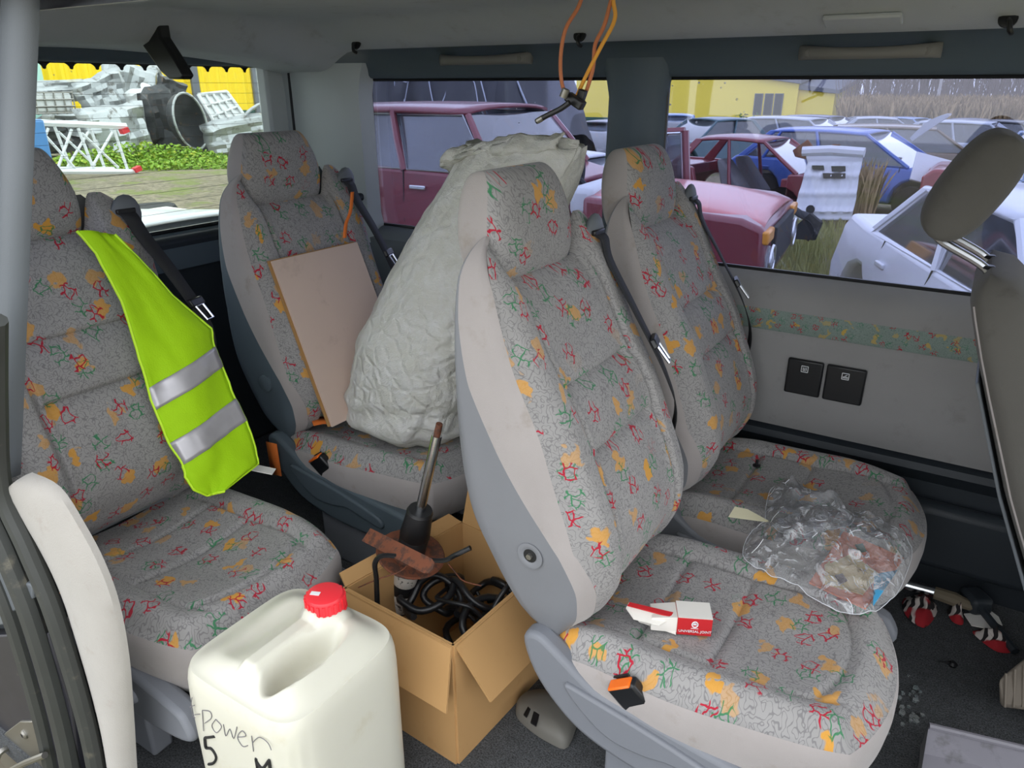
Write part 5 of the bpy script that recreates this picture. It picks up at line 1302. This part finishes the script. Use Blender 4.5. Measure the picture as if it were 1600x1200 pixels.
# ---- blue hatchback and the rest of the rows
for nm, c in (('paint_blue', (62, 98, 178)), ('paint_navy', (52, 60, 96)), ('paint_silver', (170, 176, 188)), ('paint_teal', (44, 84, 96)), ('paint_grey', (112, 118, 130)), ('paint_black', (36, 38, 46)), ('paint_bronze', (112, 96, 84)), ('paint_sky', (128, 152, 190)), ('paint_red', (140, 48, 56))): paint(nm, c)
def place(px, py, y, rz, pm, label, **kw):
    p = on_y(px, py, y); z = ground_z(p.x, y)
    return car('scrapped_car', label, (p.x, y, z), math.radians(rz), pm, **kw)
YG = 'scrapped cars of the yard'
place(1335, 250, 15.2, -12, 'paint_blue', 'blue hatchback parked behind the white floor pan', L=4.2, H=1.42, rs=(-1.9, -1.35), ws=(1.15, .35), kind='hatch', near=1, handle='paint_blue', group=YG)
place(1730, 330, 9.8, -72, 'paint_sky', 'pale blue saloon behind the driver headrest', near=1, handle='paint_sky', group=YG)
place(1105, 220, 21, -120, 'paint_teal', 'dark teal saloon in front of the green wall base', group=YG)
place(1052, 205, 25, -70, 'paint_sky', 'pale blue car beside the teal saloon', group=YG)
place(1265, 195, 24, -15, 'paint_silver', 'silver estate car behind the blue hatchback', kind='wagon', rs=(-2.0, -1.75), trunk=.9, group=YG)
place(1300, 180, 34, -20, 'paint_navy', 'navy estate with a raised tailgate near the yellow building', kind='wagon', rs=(-2.0, -1.8), group=YG)
place(1385, 200, 30.5, 10, 'paint_silver', 'silver saloon beneath the reed bank', group=YG)
place(1350, 195, 47, 80, 'paint_grey', 'grey saloon parked at the reed bank', group=YG)
place(1432, 225, 19.5, 12, 'paint_bronze', 'bronze estate with scraps on its bonnet behind the blue hatchback', kind='wagon', rs=(-1.95, -1.7), near=0, group=YG)
place(1532, 205, 23.8, -8, 'paint_silver', 'silver hatchback in the row under the reeds', kind='hatch', rs=(-1.9, -1.4), group=YG)
place(1530, 197, 36, 5, 'paint_navy', 'navy saloon at the foot of the bare trees', group=YG)
place(1590, 205, 27, -20, 'paint_black', 'black saloon above the driver headrest', group=YG)
place(1735, 260, 12.9, 0, 'paint_red', 'red saloon behind the driver headrest', group=YG)
place(1430, 195, 41, -30, 'paint_sky', 'light blue hatchback far below the pole', kind='hatch', rs=(-1.9, -1.4), group=YG)
place(940, 230, 16.5, -95, 'paint_black', 'black saloon wreck behind the sack', group=YG)
place(898, 250, 8.6, -4, 'paint_white', 'low white coupe behind the maroon off-roader', group=YG, L=3.7, H=1.2, belt=.78, hood=.72, trunk=.78, wheels=False, drop=.18)
# loose white bonnet standing up like a wing
P0 = [on_y(x, y, 15.0) for x, y in ((1424, 214), (1450, 190), (1472, 180), (1484, 178))]; P1 = [on_y(x, y, 15.0) for x, y in ((1428, 219), (1454, 201), (1474, 188), (1484, 181))]
tag(MB().rows([[a+V(0, -.3, 0), b+V(0, -.3, 0), b+V(0, .5, 0), a+V(0, .5, 0)] for a, b in zip(catmull(P0), catmull(P1))], closed=True, cap0=True, cap1=True).build('loose_bonnet', 'paint_silver', None, smooth=50, origin=True), 'bent silver bonnet sticking up above the bronze estate', 'car panel')
tag(MB().box(on_y(1460, 268, 13.5), (.65, .5, .04), Rx(.9) @ Ry(.4)).build('scrap_sheet', 'white_panel', None, origin=True, bevel=.01), 'white scrap panel leaning on the bronze estate', 'car panel')
# ---- yellow building
basic('yellow_cladding', (250, 226, 84), .6, var=.03, vscale=.3); basic('green_base', (36, 82, 74), .6, var=.05, vscale=.5); basic('roof_grey', (104, 108, 118), .7, var=.06, vscale=.5); basic('window_dark', (44, 50, 56), .2, var=.1)
basic('yellow_bright', (248, 216, 20), .6, var=.03, vscale=.3)
YB = thing('yellow_building', 'long yellow shed with a green base and three narrow windows', 'building', (-26, 78, -2.7))
def bq(px, py, y): return on_y(px, py, y)
yb = 78.0
def at(px, y, z): p = on_y(px, 150, y); return V(p.x, y, z)
zb, zg = ground_z(-26, 78)-.3, 1.38-.040*yb
xL, xC, xR = on_y(900, 150, yb).x, on_y(1246, 150, yb).x, on_y(1320, 150, yb+6).x
zC, zE = 1.38+.003*yb, 1.38-.008*yb
MB().hexa([V(xL, yb, zg), V(xC, yb, zg), V(xC, yb+14, zg), V(xL, yb+14, zg)], [V(xL, yb, zC+3.2), V(xC, yb, zC), V(xC, yb+14, zC+1.2), V(xL, yb+14, zC+4.5)]).build('main_wall', 'yellow_cladding', YB)
MB().hexa([V(xC, yb+.6, zg), V(xR, yb+.6, zg), V(xR, yb+12, zg), V(xC, yb+12, zg)], [V(xC, yb+.6, zC-.5), V(xR, yb+.6, zE), V(xR, yb+12, zE+1), V(xC, yb+12, zC+.5)]).build('annex_wall', 'yellow_cladding', YB)
MB().box(((xL+xR)/2, yb+6, (zb+zg)/2), (xR-xL, 12.3, zg-zb)).build('base_wall', 'green_base', YB)
MB().hexa([V(xL, yb-.5, zC+3.25), V(xC+.3, yb-.5, zC+.02), V(xC+.3, yb+15, zC+1.6), V(xL, yb+15, zC+4.8)], [V(xL, yb-.5, zC+3.55), V(xC+.3, yb-.5, zC+.45), V(xC+.3, yb+15, zC+2.6), V(xL, yb+15, zC+5.8)]).build('roof', 'roof_grey', YB)
MB().hexa([V(xC, yb+.2, zC-.48), V(xR+.4, yb+.2, zE+.02), V(xR+.4, yb+13, zE+1.2), V(xC, yb+13, zC+.7)], [V(xC, yb+.2, zC-.05), V(xR+.4, yb+.2, zE+.35), V(xR+.4, yb+13, zE+1.7), V(xC, yb+13, zC+1.3)]).build('annex_roof', 'roof_grey', YB)
for px in (1184.5, 1200.5, 1216):
    a, b = on_y(px-4.6, 146, yb), on_y(px+4.6, 180, yb); f_ = MB().box(((a.x+b.x)/2, yb-.02, (a.z+b.z)/2), (b.x-a.x, .14, a.z-b.z)).build('window', 'roof_grey', YB)
    MB().box(((a.x+b.x)/2, yb-.08, (a.z+b.z)/2), ((b.x-a.x)*.8, .06, (a.z-b.z)*.94)).build('pane', 'window_dark', f_)
# ---- reed bank and bare trees
t = NT('reeds'); tc = t.n('TexCoord').outputs['Object']
n1 = t.n('TexNoise', {'Vector': t.n('VectorMath', {0: tc, 1: (1.6, 1., .35)}, operation='MULTIPLY').outputs[0], 'Scale': 1.6, 'Detail': 8., 'Roughness': .7}).outputs['Fac']
c_ = t.mix(t.step(n1, .35, .65), lin((104, 84, 60)), lin((184, 160, 122))); p = t.n('BsdfPrincipled', {'Base Color': c_, 'Roughness': 1.}); t.link(p.outputs[0], t.out.inputs[0]); M['reeds'] = t.m
random.seed(21); m = MB(); m.recalc = False
def reed(x, y, z, h, w):
    a = random.uniform(0, PI); dx, dy_ = math.cos(a)*w, math.sin(a)*w; lx, ly = random.gauss(0, .25)*h*.4, random.gauss(0, .2)*h*.4
    m.add([V(x-dx, y-dy_, z), V(x+dx, y+dy_, z), V(x+dx*.8+lx*.5, y+dy_*.8+ly*.5, z+h*.6), V(x-dx*.8+lx*.5, y-dy_*.8+ly*.5, z+h*.6), V(x+dx*1.4+lx, y+dy_*1.4+ly, z+h*.85), V(x+lx*1.4, y+ly*1.4, z+h)], [(0, 1, 2, 3), (3, 2, 4), (3, 4, 5)])
for k in range(14000):
    y = random.uniform(48, 60); s_ = random.uniform(-.16, .09)
    x = s_*y; z = ground_z(x, y); reed(x, y, z-.1, random.uniform(1.7, 2.4)+(y-48)*.06, random.uniform(.03, .09))
tag(m.build('reed_bank', 'reeds', None, smooth=0, origin=True), 'band of dry tan reeds in front of the bare trees', 'reeds', kind='stuff')
m = MB(); m.recalc = False
for k in range(260):
    p = on_y(random.uniform(1335, 1372), 290, 12.2); reed(p.x, p.y+random.uniform(-.4, .4), ground_z(p.x, p.y), random.uniform(.5, 1.0), .012)
tag(m.build('dry_weeds', 'reeds', None, smooth=0, origin=True), 'clump of dry weeds beside the white floor pan', 'weeds', kind='stuff')
basic('bark', (112, 98, 96), .95, var=.2, vscale=3); basic('bark_pale', (176, 172, 170), .9, var=.15, vscale=3)
def tree_mesh(seed, h):
    random.seed(seed); m = MB()
    def br(p, d, l, r, lv):
        pts = [p]; 
        for i in range(3):
            d = (d+V(random.gauss(0, .10), random.gauss(0, .10), .05)).normalized(); pts.append(pts[-1]+d*l/3)
        m.tube(pts, [r, r*.85, r*.7, r*.45], 4 if lv else 6)
        if lv < 3:
            for k in range((14, 5, 4)[lv]):
                b = pts[1+int(random.random()*2.99)].lerp(pts[-1], random.random()*.5); a = random.uniform(0, 2*PI)
                dd = (d*.9+V(math.cos(a), math.sin(a), .35)*random.uniform(.4, .8)).normalized(); br(b, dd, l*random.uniform(.30, .48), r*.42, lv+1)
    br(V(0, 0, 0), V(0, 0, 1), h, .11, 0); return m
protos = [tree_mesh(31+k, random.uniform(8.5, 11)).build('bare_tree', 'bark', None) for k in range(5)]
random.seed(77); TG = 'bare trees along the yard edge'
for k in range(260):
    o = protos[k] if k < 5 else protos[k % 5].copy()
    if k >= 5: C.objects.link(o)
    y = 76+3.4*(k // 26)+random.uniform(-1, 1); s_ = lerp(-.235, .10, ((k % 26)+random.uniform(.1, .9))/26); x = s_*y
    if x < xR+3 and y < yb+18: y += 24; x = s_*y
    o.location = (x, y, ground_z(x, y)-.2); o.rotation_euler = (0, 0, random.uniform(0, 6.3)); sc_ = random.uniform(.7, 1.15); o.scale = (sc_*.85, sc_*.85, sc_*1.1)
    tag(o, 'leafless brown tree in the dense stand behind the reed bank', 'tree', TG)
random.seed(91); m = MB(); m.recalc = False
for k in range(2400):
    y = random.uniform(64, 73); s_ = random.uniform(-.165, .10); x = s_*y; z = ground_z(x, y); h = random.uniform(3.0, 6.5)*random.uniform(.7, 1.1); lx, ly = random.gauss(0, .09)*h, random.gauss(0, .05)*h; w = random.uniform(.012, .03)
    m.add([V(x-w, y, z), V(x+w, y, z), V(x+w*.7+lx*.4, y+ly*.4, z+h*.55), V(x-w*.7+lx*.4, y+ly*.4, z+h*.55), V(x+lx, y+ly, z+h)], [(0, 1, 2, 3), (3, 2, 4)])
tag(m.build('thicket', 'bark', None, smooth=0, origin=True), 'thicket of thin brown twigs between the reeds and the trees', 'brush', kind='stuff')
pz = on_y(1465, 155, 62)
tag(MB().tube([V(pz.x, 62, ground_z(pz.x, 62)), V(pz.x, 62, 6)], [.12, .08], 8).build('utility_pole', 'bark_pale', None, origin=True), 'pale slender pole rising above the reeds', 'pole')
# ---- greenery
def leaves(name, label, cx, cy, rx, ry_, h, n, mat, seed, size=.05):
    random.seed(seed); m = MB(); m.recalc = False
    for k in range(n):
        a = random.uniform(0, 2*PI); r = math.sqrt(random.random()); x, y = cx+rx*r*math.cos(a), cy+ry_*r*math.sin(a); z = ground_z(x, y)+random.random()**1.4*h*(1-.7*r*r)
        d1 = V(random.gauss(0, 1), random.gauss(0, 1), random.gauss(0, .6)).normalized()*size*random.uniform(.6, 1.5); d2 = d1.cross(V(random.gauss(0, 1), random.gauss(0, 1), 1)).normalized()*size*.5
        c = V(x, y, z); m.add([c-d1, c+d2, c+d1, c-d2], [(0, 1, 2, 3)])
    return tag(m.build(name, mat, None, smooth=0, origin=True), label, 'plants', kind='stuff')
basic('leaf_green', (120, 158, 40), .7, var=.35, vscale=4, col2=(170, 176, 50), thr=(.5, .65)); basic('leaf_dark', (70, 104, 44), .75, var=.3, vscale=6)
p = on_z(1130, 322, GZ); leaves('nettles', 'low green weeds at the sill of the stripped shell', p.x, p.y, 1.1, .8, .35, 1400, 'leaf_dark', 5, .05)
p = on_y(1170, 195, 40); leaves('shrubs', 'green scrub in front of the green wall base', p.x, 40, 2.6, 1.5, 1.5, 1500, 'leaf_dark', 6, .12)
m = MB(); m.recalc = False; random.seed(8)
for k in range(2600):
    p = on_z(random.uniform(1210, 1330), random.uniform(340, 462), GZ); reed(p.x, p.y, ground_z(p.x, p.y)-.02, random.uniform(.06, .22), .006)
tag(m.build('grass_tufts', basic('dry_grass', (150, 150, 92), .9, var=.3, vscale=6), None, smooth=0, origin=True), 'short yellowish grass between the parked wrecks', 'grass', kind='stuff')
# ================================================================ behind the tailgate
def rq(px, py, x): return on_x(px, py, x)
YR = thing('yellow_hall', 'bright yellow corrugated hall wall with a green base behind the scrap', 'building', (-30, 22, GZ))
xw = -30.0
ya, yb2 = rq(-40, 130, xw).y, rq(470, 130, xw).y
zg = rq(380, 172, xw).z
m = MB(); nn_ = 130
m.rows([[V(xw+(.10 if (k//2) % 2 else 0), lerp(ya, yb2, k/nn_), z) for k in range(nn_+1)] for z in (zg, 5.0)]); m.build('corrugated_sheet', 'yellow_bright', YR, smooth=0)
m = MB(); m.rows([[V(xw+(.12 if (k//2) % 2 else .02), lerp(ya, yb2, k/nn_), z) for k in range(nn_+1)] for z in (GZ-.5, zg)]); m.build('green_sheet', 'green_base', YR, smooth=0)
for px in (48, 300, 395):
    q = rq(px, 130, xw); MB().box((xw+.2, q.y, 2.2), (.12, .35, 5.6)).build('post', 'roof_grey', YR)
q = rq(40, 140, -27); tag(MB().lathe([(0, 0), (1.1, 0), (1.1, 3.5), (.9, 3.9), (0, 4.0)], (-27, q.y-.6, GZ), 24).build('storage_tank', basic('tank_mint', (168, 216, 206), .5, var=.05), None, origin=True), 'pale mint round storage tank at the hall wall', 'tank')
# scrap heap
basic('scrap_silver', (176, 180, 182), .38, .55, var=.2, vscale=2.5, col2=(112, 110, 106), thr=(.52, .66)); basic('scrap_white', (212, 214, 214), .5, .1, var=.1, vscale=3, col2=(150, 150, 148), thr=(.58, .7)); basic('scrap_dark', (62, 64, 66), .6, .3, var=.3, vscale=3, col2=(120, 92, 70), thr=(.56, .68))
def scrap(px, py, x, w, h, mat, label, seed, d=.5, ang=0., fold=.5):
    """crumpled pressed-steel panel: bent, dented sheet with returned edges"""
    c = rq(px, py, x); rr = Rx(ang)
    def sf(u, v):
        a, b = (u-.5)*w, (v-.5)*h
        e = max(abs(u-.5), abs(v-.5))*2
        dx = fold*.25*math.cos(u*PI*1.3+seed)+d*.16*noise.noise(V(u*3+seed, v*3, seed))+d*.10*noise.noise(V(u*9, v*9+seed, 1))-.22*sstep(.86, 1.0, e)+(.06 if abs(math.sin(u*6+seed)) > .93 or abs(math.sin(v*7+seed)) > .94 else 0)
        a *= 1+.16*noise.noise(V(v*3, seed, 3)); b *= 1+.2*noise.noise(V(u*3, seed, 6))
        return c+rr @ V(dx, a, b)
    return MB().grid(sf, 11, 9).build('crushed_bodywork', mat, None, smooth=14, solid=.03, origin=True)
SGp = 'crushed body panels in the scrap heap'
heap = [(165, 150, -22, 1.7, 1.1, 'scrap_silver', 'silver inner wing pressing high in the scrap heap', .2), (205, 138, -23, 1.5, 1.5, 'scrap_silver', 'silver strut tower pressing topmost in the scrap heap', -.3), (85, 143, -24, 2.2, .6, 'scrap_silver', 'long silver sill pressing above the caged container', .05),
        (190, 205, -20, 2.2, 1.4, 'scrap_silver', 'large silver door pressing at the foot of the heap', .1), (255, 180, -21, 1.2, 1.5, 'scrap_dark', 'dark wheel housing in the middle of the heap', .2),
        (372, 212, -19.6, 1.9, 1.0, 'scrap_silver', 'silver radiator support at the end of the heap', .15),
        (125, 195, -21.5, 1.6, .8, 'scrap_silver', 'dented silver wing below the caged container', -.1), (235, 120, -23.5, 1.4, .6, 'scrap_silver', 'torn silver roof rail on the crest of the heap', .25), (270, 145, -22.6, 1.0, .9, 'scrap_dark', 'dark battery tray wedged in the heap crest', -.35), (60, 215, -20.5, 1.6, .7, 'scrap_dark', 'dark underbody pan behind the white truss', .1), (230, 160, -21.6, 1.0, .9, 'scrap_white', 'white crumpled floor piece under the strut tower', .4)]
for k, (px, py, x, w, h, mt, lb, an) in enumerate(heap): tag(scrap(px, py, x, w, h, mt, lb, k*1.7+.3, .9, an, .9), lb, 'scrap panel', SGp)
# bonnet inner frame: sheet with raised ribs, and an open wheel arch
BF = thing('bonnet_frame', 'white bonnet inner frame leaning on the scrap heap', 'scrap panel', rq(335, 180, -20.2))
def bf(px, py): return rq(px, py, -20.2-.012*(200-py))
cs = [(308, 148), (352, 143), (378, 178), (338, 200)]
MB().prism([bf(*p) for p in cs], (-.05, 0, 0)).build('skin', 'scrap_white', BF)
for i in range(4): a, b = cs[i], cs[(i+1) % 4]; MB().tube([bf(*a)+V(.06, 0, 0), bf(*b)+V(.06, 0, 0)], .055, 6).build('rib', 'scrap_white', BF)
for t0 in (.25, .5, .75):
    a = (lerp(308, 352, t0), lerp(148, 143, t0)); b = (lerp(338, 378, t0), lerp(200, 178, t0)); MB().tube([bf(*a)+V(.06, 0, 0), bf(*b)+V(.06, 0, 0)], .04, 6).build('rib', 'scrap_white', BF)
for t0 in (.33, .66):
    a = (lerp(308, 338, t0), lerp(148, 200, t0)); b = (lerp(352, 378, t0), lerp(143, 178, t0)); MB().tube([bf(*a)+V(.06, 0, 0), bf(*b)+V(.06, 0, 0)], .04, 6).build('rib', 'scrap_white', BF)
WA = thing('wheel_arch', 'rust-stained dark wheel arch lying open in the scrap heap', 'scrap panel', rq(295, 222, -20))
wc_ = rq(298, 190, -20); rows = []
for j in range(9):
    q = PI/2*j/8; rows.append([wc_+V(-.75*math.sin(q), .62*math.cos(q)*math.cos(a)*.85-.1*math.sin(a), .78*math.cos(q)*math.sin(a)) for a in [2*PI*k/24 for k in range(24)]])
MB().rows(rows, closed=True).build('liner', 'scrap_dark', WA, smooth=40, solid=.03)
MB().tube(rows[0], .035, 7, closed=True).build('arch_lip', 'scrap_silver', WA)
HPp = thing('bent_hoop', 'thin bent silver hoop above the radiator support', 'scrap panel', rq(400, 200, -19.6))
MB().tube(catmull([rq(x, y, -19.6) for x, y in ((378, 196), (385, 178), (400, 166), (416, 158))], 5), .05, 7).build('hoop', 'scrap_silver', HPp)
# heap core: earth and shredded scrap under the panels
def hc_(u, v):
    y = lerp(rq(30, 200, -23).y, rq(440, 200, -23).y, u); a = PI*v; return V(-22.6+1.6*math.cos(a)+.3*noise.noise(V(u*9, v*4, 1)), y, GZ-.1+1.45*math.sin(a)*(.8+.4*noise.noise(V(u*7, v*3, 4)))*interp([(0, .9), (.6, 1), (.8, .6), (1, .2)], u))
tag(MB().grid(hc_, 70, 20).build('scrap_mound', 'scrap_dark', None, smooth=25, origin=True), 'low mound of shredded dark scrap beneath the crushed panels', 'scrap', kind='stuff')
IB = thing('white_container', 'white caged plastic container tank on the scrap heap', 'container', rq(75, 190, -20.6))
a, b = rq(36, 145, -20.6), rq(118, 176, -20.6); MB().box((-21, (a.y+b.y)/2, (a.z+b.z)/2), (.8, b.y-a.y, a.z-b.z)).build('bottle', 'scrap_white', IB, bevel=.08)
for k in range(6): y = lerp(a.y, b.y, k/5); MB().tube([V(-20.57, y, a.z+.03), V(-20.57, y, b.z-.03)], .02, 6).build('cage_bar', 'steel', IB)
for k in range(4): z = lerp(a.z, b.z, k/3); MB().tube([V(-20.56, a.y, z), V(-20.56, b.y, z)], .02, 6).build('cage_bar', 'steel', IB)
# white lattice truss
basic('white_paint', (226, 230, 234), .4, var=.03); basic('red_tape', (206, 50, 56), .6)
TS = thing('lattice_truss', 'white steel lattice truss with red tape on its corners', 'truss', rq(150, 270, -16.5)); xt = -16.3
def tq(px, py, dx=0.): p = rq(px, py, xt); return p+V(dx, 0, 0)
for dx in (0, -.9):
    for nm, a, b, r in (('top_rail', (25, 190), (196, 197), .075), ('base_rail', (60, 268), (214, 268), .060), ('upright', (122, 200), (147, 266), .035), ('upright', (178, 202), (199, 264), .035), ('brace', (128, 208), (185, 262), .028), ('brace', (176, 206), (142, 264), .028), ('brace', (60, 200), (118, 264), .028), ('brace', (112, 202), (90, 264), .028)):
        MB().tube([tq(*a, dx), tq(*b, dx)], r, 6).build(nm, 'white_paint', TS)
for a in ((192, 204), (212, 264)): MB().box(tq(*a)+V(.05, 0, 0), (.14, .16, .10), Rx(.3)).build('tape', 'red_tape', TS)
for a in ((122, 196), (196, 198), (200, 268)): MB().tube([tq(*a), tq(*a, -.9)], .04, 6).build('cross_tube', 'white_paint', TS)
q = rq(45, 205, -15); tag(MB().box((-15.2, q.y-.25, (GZ+q.z+.2)/2), (.8, .9, q.z+.2-GZ), Rz(.3)).build('blue_crate', basic('blue_plastic', (70, 130, 190), .5, var=.08), None, origin=True, bevel=.05), 'blue plastic crate at the end of the white truss', 'crate')
q = rq(300, 232, -20); leaves('nettles', 'bright green nettles growing along the scrap heap', -18.8, q.y-2.2, .8, 2.6, .60, 3400, 'leaf_green', 9, .07)
q = rq(380, 245, -18); leaves('grass_verge', 'low green verge between the dirt track and the heap', -17.6, q.y-.8, .9, 4.2, .30, 3800, 'leaf_green', 10, .06)
# wheels and white bonnet close behind the van
q = rq(228, 305, -8.0)
def tyre(c, label, rx_):
    T = thing('car_wheel', label, 'wheel', c); R_ = Rx(rx_)
    MB().lathe([(.20, -.10), (.29, -.105), (.315, -.06), (.32, 0), (.315, .06), (.29, .105), (.20, .10)], c+V(0, 0, .12), 28, R_).build('tyre', 'tyre', T, smooth=50)
    MB().lathe([(0, .05), (.05, .06), (.10, .055), (.17, .07), (.20, .10), (.20, -.10), (0, -.08)], c+V(0, 0, .12), 24, R_).build('rim', 'rim', T, smooth=50)
tyre(V(-8.0, q.y, ground_z(0, 5)+.28), 'silver-rimmed wheel lying flat on another behind the tailgate', .05)
tyre(V(-8.02, q.y+.05, ground_z(0, 5)+.02), 'wheel at the bottom of the two-wheel stack behind the tailgate', 0)
q = rq(325, 325, -7.0); tyre(V(-7.0, q.y+.1, GZ+.02), 'wheel lying by itself behind the rear pillar', .1)
wc = rq(300, 350, -4.6)
WB_ = thing('white_bonnet', 'white car bonnet panel just behind the tailgate', 'car panel', (-4.9, wc.y, GZ))
MB().grid(lambda u, v: V(lerp(-5.6, -4.3, u), lerp(wc.y-1.1, wc.y+.55, v), lerp(.50, .60, u)-.10*abs(2*v-1)**3), 14, 14).build('bonnet_skin', 'paint_white', WB_, solid=.03)
MB().box((-5.0, wc.y-.27, .05), (1.1, 1.5, .9)).build('engine_bay', 'paint_white', WB_, bevel=.08)
